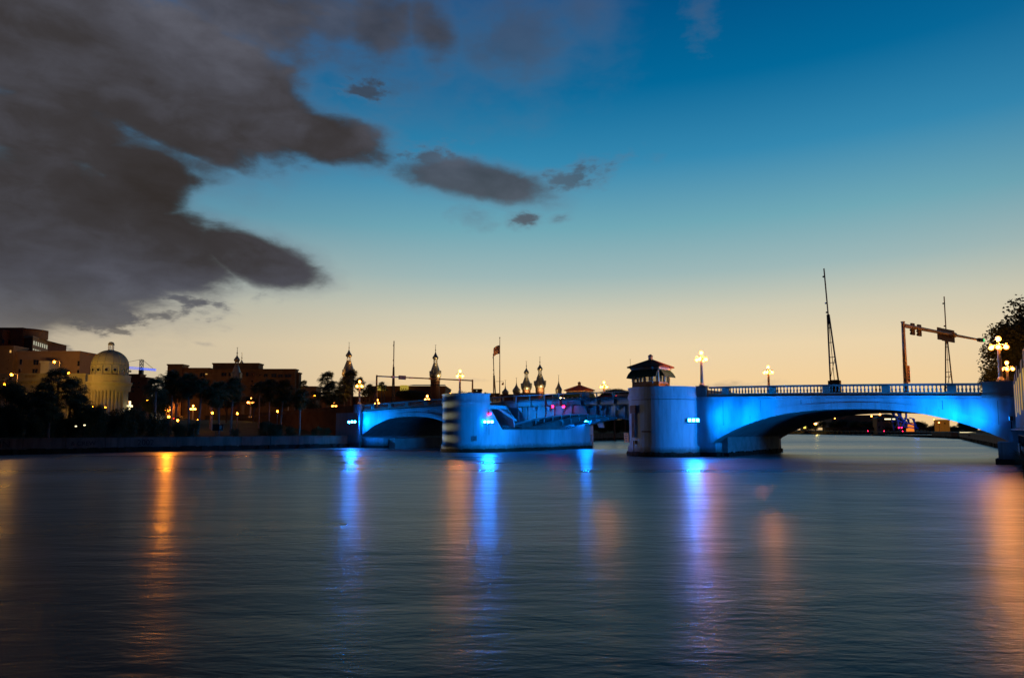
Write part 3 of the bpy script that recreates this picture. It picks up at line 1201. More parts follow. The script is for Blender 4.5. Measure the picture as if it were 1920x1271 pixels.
def flood(label, u, n, z, du, dn, heads=3, lens=True, lmat=None):
    """a bracket with three heads; lens faces direction (du, dn) of the bridge frame"""
    x, y, _ = W(u, n)
    ang = -AL + math.atan2(dn, du)
    th = thing('flood_light', label, 'flood light', (x, y, z), ang, 'blue flood lights on the bridge')
    MB().box(-0.16, -0.06, -0.95, 0.95, -0.42, -0.34).build('bracket', M_DARK, th)
    for k in range(heads):
        yk = (k - (heads - 1) / 2) * 0.62
        h = MB().box(-0.26, 0.06, yk - 0.24, yk + 0.24, -0.24, 0.24)
        h.box(-0.12, -0.08, yk - 0.04, yk + 0.04, -0.36, -0.22)
        h = h.build('lamp_head', M_DARK, th)
        if lens:
            MB().box(0.06, 0.075, yk - 0.19, yk + 0.19, -0.19, 0.19).build('lens', lmat or E_BLUE, h)
    return th


fa_ = flood('blue flood light trio on the right side of the round tower', 20.45, -2.3, 5.35, 0.75, -0.66)
fb_ = flood('blue flood light trio on the nose of the left pier above the small notice', -16.1, -5.7, 5.35, 0.70, -0.72)
fc_ = flood('blue flood light trio at the far end of the low channel wall', -16.0, 26.8, 5.9, 0.75, -0.66)
fd_ = flood('brightest blue flood light trio, beside the small left arch', -58.9, -1.7, 5.65, 0.80, -0.6)
fe_ = flood('dark backed flood light trio on the right abutment pointing at the arch', 57.9, -1.3, 5.25, -1.0, -0.05, lmat=E_BLUED)
ff_ = flood('added flood light trio hidden on the channel side of the round tower', 9.2, 1.2, 3.0, -1.0, 0.0, lmat=E_BLUED)  # unseen unit added to light the left pier blue
MB().tube((-0.1, 0.1, -0.4), (-0.1, 0.1, -2.3), 0.03, n=6).build('conduit', M_DARK, fb_)
MB().bar((-0.1, 0, -0.4), (-0.1, -0.5, -1.4), 0.12).build('support_arm', M_DARK, fe_)


def blue_spot(parent, u, n, z, tu, tn, tz, power, angle, size=0.25, blend=1.0):
    loc = Vector(W(u, n, z))
    tgt = Vector(W(tu, tn, tz))
    mw = Matrix.Translation(Vector(parent.location)) @ Matrix.Rotation(parent.rotation_euler[2], 4, 'Z')
    l = bpy.data.lights.new('flood_beam', 'SPOT')
    l.color = BLUE
    l.energy = power
    l.spot_size = R(angle)
    l.spot_blend = blend
    l.shadow_soft_size = size
    o = bpy.data.objects.new('flood_beam', l)
    C.objects.link(o)
    o.parent = parent
    o.location = mw.inverted() @ loc
    q = (tgt - loc).to_track_quat('-Z', 'Y')
    o.rotation_euler = (mw.inverted().to_quaternion() @ q).to_euler()
    return o


KB = 1.0
blue_spot(fa_, 21.2, -2.9, 5.35, 34, -0.5, 6.2, 2200 * KB, 165)
blue_spot(fa_, 21.2, -3.0, 5.35, 47, -0.6, 7.0, 20000 * KB, 60)
blue_spot(fa_, 21.2, -3.0, 5.35, 26.5, 0.0, 6.0, 2600 * KB, 75)
blue_spot(fd_, -58.4, -2.4, 5.65, -47, 0.3, 6.3, 3000 * KB, 130)
blue_spot(fd_, -58.4, -2.4, 5.65, -36, -1.0, 6.8, 15000 * KB, 50)
blue_spot(fd_, -58.4, -2.4, 5.65, -54.0, 0.0, 6.0, 2400 * KB, 75)
blue_spot(fd_, -59.2, -2.6, 5.65, -66, -18.0, 1.5, 2600 * KB, 150)
blue_spot(fe_, 57.2, -2.8, 5.3, 44, -0.6, 6.2, 1800 * KB, 165)
blue_spot(fe_, 57.2, -2.8, 5.3, 32, -0.4, 7.0, 22000 * KB, 70)
blue_spot(fe_, 57.2, -2.8, 5.3, 51.5, 0.0, 5.6, 2600 * KB, 80)
blue_spot(fe_, 57.4, -1.7, 5.3, 15.5, -4.6, 5.6, 70000 * KB, 24)
blue_spot(ff_, 8.9, 1.2, 3.0, -17, 6.0, 0.6, 22000 * KB, 70)
blue_spot(ff_, 8.9, -0.2, 3.0, -21, -8.0, 6.0, 42000 * KB, 50)
blue_spot(ff_, 8.9, 3.0, 3.0, -17, 24.0, 0.6, 26000 * KB, 50)
blue_spot(ff_, 8.9, 1.0, 3.0, -6, 12.0, 7.0, 1200 * KB, 120)
blue_spot(fb_, -15.7, -6.4, 5.5, -4, 0.5, 8.2, 4500 * KB, 120)
fg_ = flood('added flood light trio hidden on the arch side of the left pier', -26.6, -3.2, 4.6, -1.0, 0.0, lmat=E_BLUED)  # unseen unit added to light the inside of the small arch
blue_spot(fg_, -27.0, -3.2, 4.6, -57, 3.0, 3.0, 7000 * KB, 46)
blue_spot(fb_, -15.7, -6.4, 5.5, -20, 1.0, 5.5, 900 * KB, 90)
blue_spot(fc_, -15.4, 26.9, 5.9, -2, 18.0, 7.5, 1500 * KB, 140)

# added louvred floodlight, its slats made up to band the left pier nose
lx, ly, _ = W(-64.0, -30.0)
lv = thing('added_louvred_floodlight', 'small added louvred warm floodlight on the left bank pointing at the pier', 'flood light', (lx, ly, 3.6))
tg = Vector(W(-24.5, -7.5, 5.2)) - Vector((lx, ly, 4.4))
lang = math.atan2(tg.y, tg.x)
lv.rotation_euler = (0, 0, lang)
MB().tube((0, 0, -1.2), (0, 0, 0.2), 0.05, n=6).build('stand', M_DARK, lv)
hb = MB().box(-0.3, 1.2, -0.62, -0.58, 0.2, 1.4)
hb.box(-0.3, 1.2, 0.58, 0.62, 0.2, 1.4)
hb.box(-0.3, 1.2, -0.58, 0.58, 0.18, 0.2)
hb.box(-0.3, -0.26, -0.58, 0.58, 0.2, 1.4)
hb.build('housing', M_DARK, lv)
for k in range(14):
    z = 0.8 + (k - 6.5) * 0.044
    MB().box(1.0, 1.04, -0.58, 0.58, z - 0.010, z + 0.010).build('louvre_slat', M_DARK, lv)
lamp_light('SPOT', (0, 0, 0.8), (1.0, 0.68, 0.32), 60000, lv, 0.008, target=(10, 0, 0.8 + 0.2), angle=20, blend=0.5, name='louvre_beam')
sl_ = thing('added_warm_floodlight', 'added plain warm floodlight on the left bank pointing across the river at the round tower', 'flood light', W(-64.5, -34.0, 3.6))  # extra source put in to warm the left strip of the tower
MB().tube((0, 0, -1.2), (0, 0, 0.2), 0.05, n=6).build('stand', M_DARK, sl_)
MB().box(-0.35, 0.1, -0.25, 0.25, 0.2, 0.65).build('lamp_head', M_DARK, sl_)
tw_ = Vector(W(12.5, -5.2, 5.2)) - Vector(W(-64.5, -34.0, 3.6))
lamp_light('SPOT', (0.3, 0.0, 0.45), (1.0, 0.55, 0.25), 30000, sl_, 0.3, target=tuple(tw_), angle=11, blend=0.8, name='flood_beam')

# ---------------------------------------------------------------- signs on the piers
SG = mat('orange_sign', (0.55, 0.27, 0.07), 0.6, var=0.1)
sg = thing('notice_board', 'orange notice board low on the left edge of the round tower', 'sign', W(9.9, -3.3, 2.75), -AL + R(-33))
MB().box(-0.75, 0.75, -0.03, 0.03, -0.72, 0.72).build('board', SG, sg)
for z, wl2 in ((0.5, 0.3), (0.22, 0.55), (-0.05, 0.4), (-0.3, 0.35), (-0.53, 0.3)):
    MB().box(-wl2, wl2 * 0.8, -0.036, -0.03, z - 0.06, z + 0.06).build('text_line', M_GRAF, sg)
cg = thing('clearance_gauge', 'tall dark clearance gauge board with numbers on the round tower', 'sign', W(12.2, -5.35, 5.0), -AL + R(-28))
MB().box(-0.34, 0.34, -0.04, 0.04, -2.2, 1.4).build('board', mat('gauge_board', (0.10, 0.065, 0.05), 0.8), cg)
MB().box(-0.7, 0.7, -0.05, 0.05, 1.42, 2.6).build('board', MATS['gauge_board'], cg)
for body, z in (('5', 0.85), ('8', -0.4), ('10', -1.6)):
    tx = text_mesh(body, 0.22 if len(body) > 3 else 0.75)
    tx.materials.append(M_GRAF)
    o = put('lettering', tx, cg, (0, -0.06, z))
    o.rotation_euler = (R(90), 0, 0)
sg2 = thing('notice_board', 'small pale notice under the flood lights on the left pier nose', 'sign', W(-17.3, -8.0, 2.45), -AL + R(35))
MB().box(-0.42, 0.42, -0.03, 0.03, -0.45, 0.45).build('board', mat('pale_notice', (0.55, 0.40, 0.50), 0.6), sg2)
for z in (0.25, 0.08, -0.1, -0.27):
    MB().box(-0.28, 0.26, -0.036, -0.03, z - 0.03, z + 0.03).build('text_line', M_GRAF, sg2)
# square board on the drawbridge railing
sg3 = thing('channel_sign', 'dark square board hung on the drawbridge railing', 'sign', W(0.55, -0.12, ZF(0.55) - 0.62), -AL)
MB().box(-0.75, 0.75, -0.06, 0.0, -0.92, 0.72).build('board', mat('blue_board', (0.10, 0.16, 0.22), 0.6), sg3)
rg = MB()
for i in range(20):
    a0, a1 = 2 * PI * i / 20, 2 * PI * (i + 1) / 20
    rg.bar((0.36 * math.cos(a0), -0.07, 0.36 * math.sin(a0) - 0.2), (0.36 * math.cos(a1), -0.07, 0.36 * math.sin(a1) - 0.2), 0.05)
rg.box(-0.1, 0.1, -0.075, -0.06, 0.4, 0.6)
rg.build('emblem', M_STEELD, sg3)

# red navigation lights
for (lab, u, n, z, ln_) in (('left red signal lamp hung below the drawbridge railing', -6.15, -0.25, 7.95, 2.2), ('right red signal lamp hung below the drawbridge railing', -3.85, -0.25, 7.92, 2.3), ('red signal lamp on the corner of the left pier tower', -16.2, -5.2, 6.75, 0.8)):
    x, y, _ = W(u, n)
    th = thing('signal_lamp', lab, 'signal light', (x, y, z), -AL, 'red channel signal lamps')
    MB().tube((0, 0, 0.1), (0, 0, ln_), 0.05, n=8).build('hanger', M_STEEL, th)
    MB().tube((0, 0, -0.16), (0, 0, 0.14), 0.17, n=12).build('lens', E_RED, th)
    MB().tube((0, 0, 0.14), (0, 0, 0.24), 0.20, n=12).build('cap', M_DARK, th)
    lamp_light('POINT', (0, -0.35, 0), (1, 0.02, 0.08), 2.5, th, 0.15, name='signal_glow')

# ---------------------------------------------------------------- bridge tender houses


def tender_house(label, u, n, z0, zs=1.0, detail=True):
    th = thing('bridge_tender_house', label, 'bridge house', W(u, n, z0), -AL, 'bridge tender houses')
    a, b_ = 2.25, 1.85            # half sizes
    sill = 1.15
    wt_ = MB()
    wt_.box(-a, a, -b_, -b_ + 0.2, 0, sill)
    wt_.box(-a, a, b_ - 0.2, b_, 0, sill)
    wt_.box(-a, -a + 0.2, -b_ + 0.2, b_ - 0.2, 0, sill)
    wt_.box(a - 0.2, a, -b_ + 0.2, b_ - 0.2, 0, sill)
    wt_.build('sill_wall', M_TRIMO, th)
    # posts between the windows
    for x in (-a, -a * 0.34, a * 0.34, a):
        for y in (-b_, b_):
            w_ = 0.42 if abs(x) == a else 0.3
            xx = x - math.copysign(w_ / 2, x) if abs(x) == a else x
            p = MB().box(xx - w_ / 2, xx + w_ / 2, y - 0.12, y + 0.12, sill, 2.75)
            p.box(xx - w_ / 2 + 0.06, xx - w_ / 2 + 0.10, y - 0.15, y + 0.15, sill, 2.75)
            p.build('window_post', M_WHITE, th)
    for x in (-a, a):
        MB().box(x - 0.12, x + 0.12, -0.15, 0.15, sill, 2.75).build('window_post', M_WHITE, th)
    # panes
    gl = glass_mat()
    for i in range(3):
        x0, x1 = -a + 0.42 + i * (2 * a - 0.84) / 3, -a + 0.42 + (i + 1) * (2 * a - 0.84) / 3
        for y in (-b_, b_):
            MB().box(x0, x1, y - 0.01, y + 0.01, sill, 2.75).build('window_pane', gl, th)
    for x in (-a, a):
        for y0, y1 in ((-b_ + 0.15, -0.15), (0.15, b_ - 0.15)):
            MB().box(x - 0.01, x + 0.01, y0, y1, sill, 2.75).build('window_pane', gl, th)
    MB().box(-a - 0.1, a + 0.1, -b_ - 0.1, b_ + 0.1, 2.75, 3.1).build('lintel', M_WHITE, th)
    fr = MB().box(-a - 0.22, a + 0.22, -b_ - 0.22, b_ + 0.22, 3.1, 3.32)
    fr.build('frieze', M_WHITE, th)
    MB().box(-a - 0.42, a + 0.42, -b_ - 0.42, b_ + 0.42, 3.32, 3.42).build('eave_soffit', M_WHITE, th)
    # awnings
    aw = [((-a, -b_ - 0.12), (a, -b_ - 0.12), (0, -1)), ((a + 0.12, -b_), (a + 0.12, b_), (1, 0)), ((-a - 0.12, b_), (-a - 0.12, -b_), (-1, 0))]
    for (p, q, d) in aw:
        m = MB()
        k = 4
        vs_ = []
        for i in range(k + 1):
            f_ = i / k
            x, y = p[0] + (q[0] - p[0]) * f_, p[1] + (q[1] - p[1]) * f_
            vs_ += [(x, y, 2.98), (x + d[0] * 0.55, y + d[1] * 0.55, 2.45), (x + d[0] * 0.85, y + d[1] * 0.85, 1.92), (x + d[0] * 0.85, y + d[1] * 0.85, 1.78)]
        fs = []
        for i in range(k):
            for j in range(3):
                fs.append((4 * i + j, 4 * i + j + 1, 4 * i + 5 + j, 4 * i + 4 + j))
        e0, e1 = 0, 4 * k
        m.add(vs_, fs)
        for e, pt in ((0, p), (4 * k, q)):
            m.add([(pt[0], pt[1], 1.95)], [])
            m.f.append((e, len(m.v) - 1, e + 2, e + 1))
        o_ = m.build('awning', M_AWN, th, fix=False)
    # hip roof with tile ribs
    e = 0.55
    X0, X1, Y0, Y1 = -a - e, a + e, -b_ - e, b_ + e
    zt, za = 3.42, 4.62
    rf = MB().add([(X0, Y0, zt), (X1, Y0, zt), (X1, Y1, zt), (X0, Y1, zt), (-0.35, 0, za), (0.35, 0, za)],
                  [(0, 1, 5, 4), (1, 2, 5), (2, 3, 4, 5), (3, 0, 4), (3, 2, 1, 0)])
    rf.box(X0, X1, Y0, Y1, zt - 0.1, zt)
    rfo = rf.build('roof', M_TILE, th, fix=False)
    rib = MB()

    def ribs(p0, p1, q0, q1, cnt):
        for i in range(cnt + 1):
            f_ = i / cnt
            s_ = Vector(p0).lerp(Vector(p1), f_)
            # rise straight up the slope until it meets a hip
            t_ = Vector(q0).lerp(Vector(q1), f_)
            rib.tube(s_ + Vector((0, 0, 0.03)), t_ + Vector((0, 0, 0.03)), 0.075, 0.04, n=5)
    ribs((X0, Y0, zt), (X1, Y0, zt), (-0.35, 0, za), (0.35, 0, za), 20)
    ribs((X1, Y0, zt), (X1, Y1, zt), (0.35, 0, za), (0.35, 0, za), 15)
    ribs((X0, Y0, zt), (X0, Y1, zt), (-0.35, 0, za), (-0.35, 0, za), 15)
    ribs((X0, Y1, zt), (X1, Y1, zt), (-0.35, 0, za), (0.35, 0, za), 20)
    tag(rib.build('roof_tile', M_TILE, rfo, fix=False), kind='stuff')
    ch = MB().lathe([(0.36, 0), (0.36, 0.75), (0.42, 0.78), (0.40, 0.88), (0.15, 1.08), (0.02, 1.14)], (0, 0, za - 0.25), 8)
    ch.build('roof_vent', M_STEELD, th)
    if detail:
        an = MB().tube((-a - 0.1, -b_ - 0.3, 3.3), (-a - 0.1, -b_ - 0.3, 4.7), 0.025, n=5)
        an.bar((-a - 0.25, -b_ - 0.3, 4.68), (-a + 0.05, -b_ - 0.3, 4.68), 0.03)
        an.build('antenna', M_GALV, th)
        MB().tube((a - 0.85, -b_ - 0.3, -0.2), (a - 0.85, -b_ - 0.3, 3.45), 0.05, n=6).build('downpipe', M_STEEL, th)
        lt = MB().bar((-a - 0.2, 0, 2.7), (-a - 1.0, 0, 2.1), 0.04)
        for i in range(8):
            t_ = 2 * PI * i / 8
            t2 = 2 * PI * (i + 1) / 8
            lt.bar((-a - 0.9 + 0.25 * math.cos(t_), 0.2, 2.05 + 0.15 * math.sin(t_)), (-a - 0.9 + 0.25 * math.cos(t2), -0.2, 2.05 + 0.15 * math.sin(t2)), 0.04)
        lt.build('wall_bracket', M_GALV, th)
        MB().box(-1.2, 0.9, 0.3, 0.9, sill - 0.25, sill + 0.12).build('control_desk', M_DARK, th)
    return th


def glass_mat():
    if 'window_glass' in MATS:
        return MATS['window_glass']
    m = bpy.data.materials.new('window_glass')
    m.use_nodes = True
    tt = NT(m.node_tree)
    for n in list(m.node_tree.nodes):
        m.node_tree.nodes.remove(n)
    tr = tt.new('ShaderNodeBsdfTransparent')
    tr.inputs[0].default_value = (0.80, 0.80, 0.78, 1)
    gl = tt.new('ShaderNodeBsdfGlossy')
    gl.inputs['Roughness'].default_value = 0.03
    mx = tt.new('ShaderNodeMixShader')
    mx.inputs[0].default_value = 0.08
    m.node_tree.links.new(tr.outputs[0], mx.inputs[1])
    m.node_tree.links.new(gl.outputs[0], mx.inputs[2])
    ou = tt.new('ShaderNodeOutputMaterial')
    m.node_tree.links.new(mx.outputs[0], ou.inputs[0])
    MATS['window_glass'] = m
    return m


tender_house('tile roofed bridge house with green awnings on the round tower', 13.3, -1.5, 10.1)
tender_house('smaller looking bridge house behind the drawbridge railing', -25.4, 38.0, 9.7, detail=False)

def on_bank(px, d, z=8.0):
    """place on the left bank, d metres behind the seawall, seen at photograph column px"""
    lo, hi = 60.0, 400.0
    for _ in range(50):
        mid = (lo + hi) / 2
        X = Xof(px, mid, z)
        u, n = toun(X, mid)
        if interp(LBANK, n) - u > d:
            hi = mid
        else:
            lo = mid
    return mid



# ---------------------------------------------------------------- street lamps with globes


def globe_lamp(label, loc, near=True, group='globe street lamps', power=None, height=5.3):
    th = thing('street_lamp', label, 'street lamp', loc, -AL, group)
    s_ = height / 5.3
    nseg = 14 if near else 8
    MB().lathe([(0.42, 0), (0.42, 0.18), (0.33, 0.25), (0.30, 0.42), (0.24, 0.5)], n=nseg).build('base', M_POST, th)
    MB().lathe([(0.235, 0.45), (0.22, 1.2), (0.165, 3.75), (0.20, 3.82), (0.16, 3.95)], n=nseg).build('post', M_POST, th, smooth=True)
    hd = MB().box(-0.26, 0.26, -0.26, 0.26, 3.9, 4.3)
    hd.box(-0.80, 0.80, -0.055, 0.055, 4.18, 4.34)
    hd.box(-0.055, 0.055, -0.80, 0.80, 4.18, 4.34)
    for sx in (-1, 1):
        hd.bar((sx * 0.24, 0, 3.8), (sx * 0.66, 0, 4.2), 0.06)
        hd.box(sx * 0.72 - 0.11, sx * 0.72 + 0.11, -0.11, 0.11, 4.30, 4.42)
        hd.box(-0.11, 0.11, sx * 0.72 - 0.11, sx * 0.72 + 0.11, 4.30, 4.42)
    hd.tube((0, 0, 4.3), (0, 0, 4.75), 0.1, 0.14, n=8)
    hd.build('lamp_bracket', M_POST, th)
    g = GN if near else GF
    for (x, y, z) in ((0, 0, 5.02), (0.72, 0, 3.96), (-0.72, 0, 3.96), (0, 0.72, 3.96), (0, -0.72, 3.96)):
        put('lamp_globe', g, th, (x, y, z))
    lamp_light('POINT', (0, 0, 4.35), (1.0, 0.29, 0.035), power or (8500 if near else 1500), th, 0.42, name='lamp_light')
    if s_ != 1:
        th.scale = (s_, s_, s_)
    return th


GN = MB().ball((0, 0, 0), 0.30, 14, 10).mesh('lamp_globe', E_GLOBE, True)
GF = MB().ball((0, 0, 0), 0.33, 10, 7).mesh('lamp_globe_small', E_GLOBEF, True)
globe_lamp('tall globe lamp on the parapet just right of the round tower', W(20.9, 0, zpar(21) + 0.14))
globe_lamp('globe lamp rising behind the first half of the right arch balustrade', W(21.0, BW, zpar(21) + 0.14))
globe_lamp('globe lamp rising behind the left pier tower', W(-28.3, 0, zpar(-28) + 0.14))
globe_lamp('globe lamp between the minarets and the far bridge house', W(-13.7, 29.6, 9.1))
globe_lamp('largest globe lamp, on the right abutment in front of the big tree', W(57.2, 0.1, 9.55), power=12000)
globe_lamp('globe lamp half hidden behind the largest lamp at the big tree', W(56.3, 35.5, 9.5))
globe_lamp('globe lamp on the end pylon of the small left arch', W(-58.5, -0.1, 9.55), near=False)
for u, lab in ((-59.5, 'globe lamp beyond the left arch, next to the left pier tower'), (-68, 'globe lamp beyond the middle of the left arch balustrade'), (-88, 'globe lamp at the left foot of the gantry')):
    globe_lamp(lab, W(u, BW, zpar(u) - 1.0), near=False, height=5.0)
FAR = [(469, 745, 178, 'globe lamp on the lawn under the brown building, the tallest of the park lamps'), (464, 768, 290, 'small globe lamp directly below the tallest park lamp'),
       (361, 759, 219, 'globe lamp on the lawn right of the dark palm mass'), (381, 772, 300, 'small globe lamp low on the lawn next to a taller one'),
       (311, 763, 235, 'left lamp of the close pair near the white cross'), (317, 762, 262, 'right lamp of the close pair near the white cross'),
       (626, 753, 215, 'globe lamp between the two palm trunk groups left of the bridge'), (535, 760, 330, 'faint globe lamp behind the leaning palm trunks'), (421, 774, 360, 'farthest tiny globe lamp on the lawn')]
for (px, py, Y, lab) in FAR:
    z = zof(py, Y) - 5.3
    X = Xof(px, Y, z)
    globe_lamp(lab, (X, Y, z), near=False, group='globe lamps in the riverside park')
    g_ = ground(X, Y)
    if px == 311:
        pair = [q for q in C.objects if q.get('label') == lab][0]
        gs_ = MB().ball((0, 0, 0), 0.27, 8, 5).mesh('lamp_globe_strong', E_GLOBES, True)
        for q in pair.children:
            if q.name.startswith('lamp_globe'):
                q.data = gs_
# sodium street lights on poles (px, py of the lamp, Y, label)
SOD = [(235, 750, 230, 'starry sodium street light next to the domed building'), (221, 755, 215, 'sodium street light lowest beside the domed building'),
       (277, 750, 240, 'sodium street light right of the white cross'), (103, 678, 150, 'sodium light on a tall pole above the big dark palms'),
       (23, 702, 135, 'sodium street light on a bent pole in front of the cream building'), (10, 742 - 22, 150, 'sodium light between the twin head pole and the left edge')]
for (px, py, Y, lab) in SOD:
    z = zof(py, Y)
    X = Xof(px, Y, z)
    g_ = ground(X, Y)
    th = thing('pole_light', lab, 'street light', (X, Y, g_), 0, 'sodium street lights on poles')
    h_ = z - g_
    MB().tube((0.9, 0.3, 0), (0.9, 0.3, h_ + 0.1), 0.12, 0.08, n=8).build('pole', M_GALV, th)
    MB().bar((0.9, 0.3, h_ + 0.05), (0.0, 0, h_ + 0.15), 0.07).build('arm', M_GALV, th)
    MB().box(-0.4, 0.3, -0.16, 0.16, h_ + 0.02, h_ + 0.18).build('lamp_head', M_DARK, th)
    MB().ball((-0.05, -0.1, h_ - 0.05), 0.24, 8, 5).build('lamp_lens', E_SOD, th)
    lamp_light('POINT', (-0.1, -0.4, h_ - 0.3), SODIUM, {103: 900, 23: 900, 10: 700}.get(px, 600), th, 0.4, name='lamp_light')
# floodlight added at the seawall to lay the long orange streak on the water
Y = on_bank(317, 0.3, 6)
z = 6.2
th = thing('added_waterfront_floodlight', 'added orange floodlight on a short pole at the seawall, facing the river', 'flood light', (Xof(317, Y, z), Y, 2.6))
MB().tube((0, 0, 0), (0, 0, z - 2.6), 0.06, n=6).build('pole', M_DARK, th)
MB().box(-0.25, 0.25, -0.12, 0.2, z - 2.65, z - 2.25).build('lamp_head', M_DARK, th)
MB().box(-0.2, 0.2, -0.14, -0.12, z - 2.6, z - 2.3).build('lens', E_SOD, th)
lamp_light('SPOT', (0, -0.35, z - 2.45), (1.0, 0.24, 0.01), 4300, th, 0.25, target=(10, -20, -2.0), angle=120, name='flood_beam')
# warm light pooling over the park lawn
for (px, py, Y, pw) in ((469, 752, 178, 800), (626, 757, 210, 700), (361, 765, 219, 500), (830, 735, 172, 900), (700, 750, 172, 900)):
    z = zof(py, Y)
    pl_ = None
    for o in C.objects:
        if o.get('category') == 'street lamp':
            d = (Vector((o.location.x, o.location.y)) - Vector((Xof(px, Y, z), Y))).length
            if pl_ is None or d < pl_[0]:
                pl_ = (d, o)
    lamp_light('POINT', (0, 0, 4.45), SODIUM, pw, pl_[1], 0.5, name='lamp_light')
for o in list(C.objects):
    if o.get('category') == 'street lamp' and 'light' in str([c.name for c in o.children if c.type == 'LIGHT']):
        pass

# ---------------------------------------------------------------- barrier gates, masts, flagpole


def gate(label, u, n, z0, h_, lean=0.0, leanx=0.0):
    th = thing('barrier_gate', label, 'barrier gate', W(u, n, z0), -AL, 'raised barrier gates')
    top = Vector((leanx, lean, h_))
    hs = 0.72
    legs = []
    for sx in (-1, 1):
        a_ = Vector((sx * 0.50, 0, 0.5))
        b_ = top * 0.60 + Vector((sx * 0.10, 0, 0))
        MB().bar(a_, b_, 0.24, 0.16).build('arm_rail', M_DARK, th)
        legs.append((a_, b_))
    MB().bar(top * 0.52, top, 0.17, 0.14).build('arm_tip', M_GALV, th)
    for f_ in (0.02, 0.28, 0.36, 0.58, 0.8):
        p, q = legs[0][0].lerp(legs[0][1], f_), legs[1][0].lerp(legs[1][1], f_)
        MB().bar(p, q, 0.09).build('cross_brace', M_GALV, th)
    MB().bar(legs[0][0].lerp(legs[0][1], 0.04), legs[1][0].lerp(legs[1][1], 0.36), 0.06).build('diagonal_brace', M_GALV, th)
    MB().bar((0, 0, 0.5), tuple(top * 0.6), 0.07).build('cable_rod', M_GALV, th)
    for f_ in (0.93, 0.70, 0.62):
        MB().ball(tuple(top * f_ + Vector((-0.17, 0, 0))), 0.13, 8, 5).build('warning_lamp', M_DARK, th)
    MB().box(-0.75, 0.75, -0.35, 0.35, -1.2, 0.62).build('gate_housing', M_DARK, th)
    return th


gate('tallest raised barrier gate, leaning, over the middle of the right arch', 39.0, 1.2, 9.9, 16.0, 0.0, -0.75)
gate('raised barrier gate crossing the traffic signal arm', 49.2, BW - 2, 9.2, 15.6, 0.0, 0.0)
X = Xof(737, 163, 10)
u_, n_ = toun(X, 163)
gate('raised barrier gate beside the gantry sign over the left arch', u_, n_, 9.6, 15.6)
X = Xof(928, 178, 10)
u_, n_ = toun(X, 178)
gate('raised barrier gate next to the flagpole', u_, n_, 9.6, 14.2, 0, -0.6)

fp = thing('flagpole', 'tall flagpole with a flying flag beside a raised gate', 'flagpole', (Xof(937, 150, 12), 150, 9.4))
zt = zof(633, 150) - 9.4
MB().tube((0, 0, 0), (0, 0, zt), 0.14, 0.06, n=8).build('pole', M_GALV, fp)
MB().ball((0, 0, zt), 0.14, 8, 5).build('finial', M_GALV, fp)
MB().bar((-0.9, 0, zof(715, 150) - 9.4), (0.85, 0, zof(715, 150) - 9.4), 0.07).build('yardarm', M_GALV, fp)
# flag: striped cloth, waving
ft_, fb2 = zof(647, 150) - 9.4, zof(663, 150) - 9.4
FM = mat('flag_red', (0.55, 0.36, 0.30), 0.8, var=0.1)
FWm = mat('flag_white', (0.75, 0.72, 0.66), 0.8, var=0.1)
FB = mat('flag_blue', (0.14, 0.14, 0.2), 0.8, var=0.1)
for si in range(9):
    m = MB()
    K = 12
    vs_ = []
    for i in range(K + 1):
        f_ = i / K
        x = -0.06 - 1.35 * f_
        y = 0.16 * math.sin(f_ * 9)
        dz_ = -0.55 * f_ * f_ - 0.15 * f_
        for e_ in (si, si + 1):
            z = ft_ + (fb2 - ft_) * e_ / 9 + dz_
            vs_.append((x, y, z))
    m.add(vs_, [(2 * i, 2 * i + 1, 2 * i + 3, 2 * i + 2) for i in range(K)])
    m.build('flag_stripe', FM if si % 2 == 0 else FWm, fp, fix=False)
m = MB()
vs_ = []
for i in range(6):
    f_ = i / 12
    for z in (ft_, ft_ + (fb2 - ft_) * 0.55):
        vs_.append((-0.06 - 1.35 * f_, 0.16 * math.sin(f_ * 9) - 0.012, z - 0.55 * f_ * f_ - 0.15 * f_))
m.add(vs_, [(2 * i, 2 * i + 1, 2 * i + 3, 2 * i + 2) for i in range(5)])
m.build('flag_canton', FB, fp, fix=False)
sf = tag(MB().add([(0, 0, 0), (0.45, 0.03, 0.35), (0.5, 0, -0.3), (0.05, 0.03, -0.35)], [(0, 1, 2, 3)]).build('pennant', M_GALV, fix=False), 'small pennant hanging from the flagpole yardarm', 'flag')
sf.location = (Xof(940.5, 150, 12), 150, zof(719, 150))


def box_sign(parent, name, c, w_, h_, material, d_=0.12):
    return MB().box(c[0] - w_ / 2, c[0] + w_ / 2, c[1] - d_ / 2, c[1] + d_ / 2, c[2] - h_ / 2, c[2] + h_ / 2).build(name, material, parent)


# right: mast arm with signals. local x along the arm (across the road)
u0, n0 = 51.0, 1.3
X0, Y0 = Xof(1697, 87.2, 12), 87.2
zt = zof(606, Y0)
Yb = Y0 * (805 - 606) / (805 - 634.5)
X1 = Xof(1838, Yb, zt)
ang = math.atan2(Yb - Y0, X1 - X0)
L = math.hypot(Yb - Y0, X1 - X0)
ms = thing('traffic_signal_mast', 'traffic signal mast arm reaching over the right end of the bridge', 'traffic signal', (X0, Y0, 8.2), ang)
hz_ = zt - 8.2
MB().tube((0, 0, 0), (0, 0, hz_ + 0.1), 0.30, 0.20, n=12).build('mast', M_GALV, ms)
MB().tube((0, 0, hz_ + 0.1), (0, 0, hz_ + 0.22), 0.26, n=12).build('mast_cap', M_GALV, ms)
MB().tube((0.1, 0, hz_ - 0.28), (L, 0, hz_ - 0.28), 0.27, 0.15, n=10).build('mast_arm', M_GALV, ms)
MB().tube((L * 0.60, 0, hz_ - 0.28), (L * 0.63, 0, hz_ - 0.28), 0.38, n=12).build('arm_coupling', M_GALV, ms)
cb = MB()
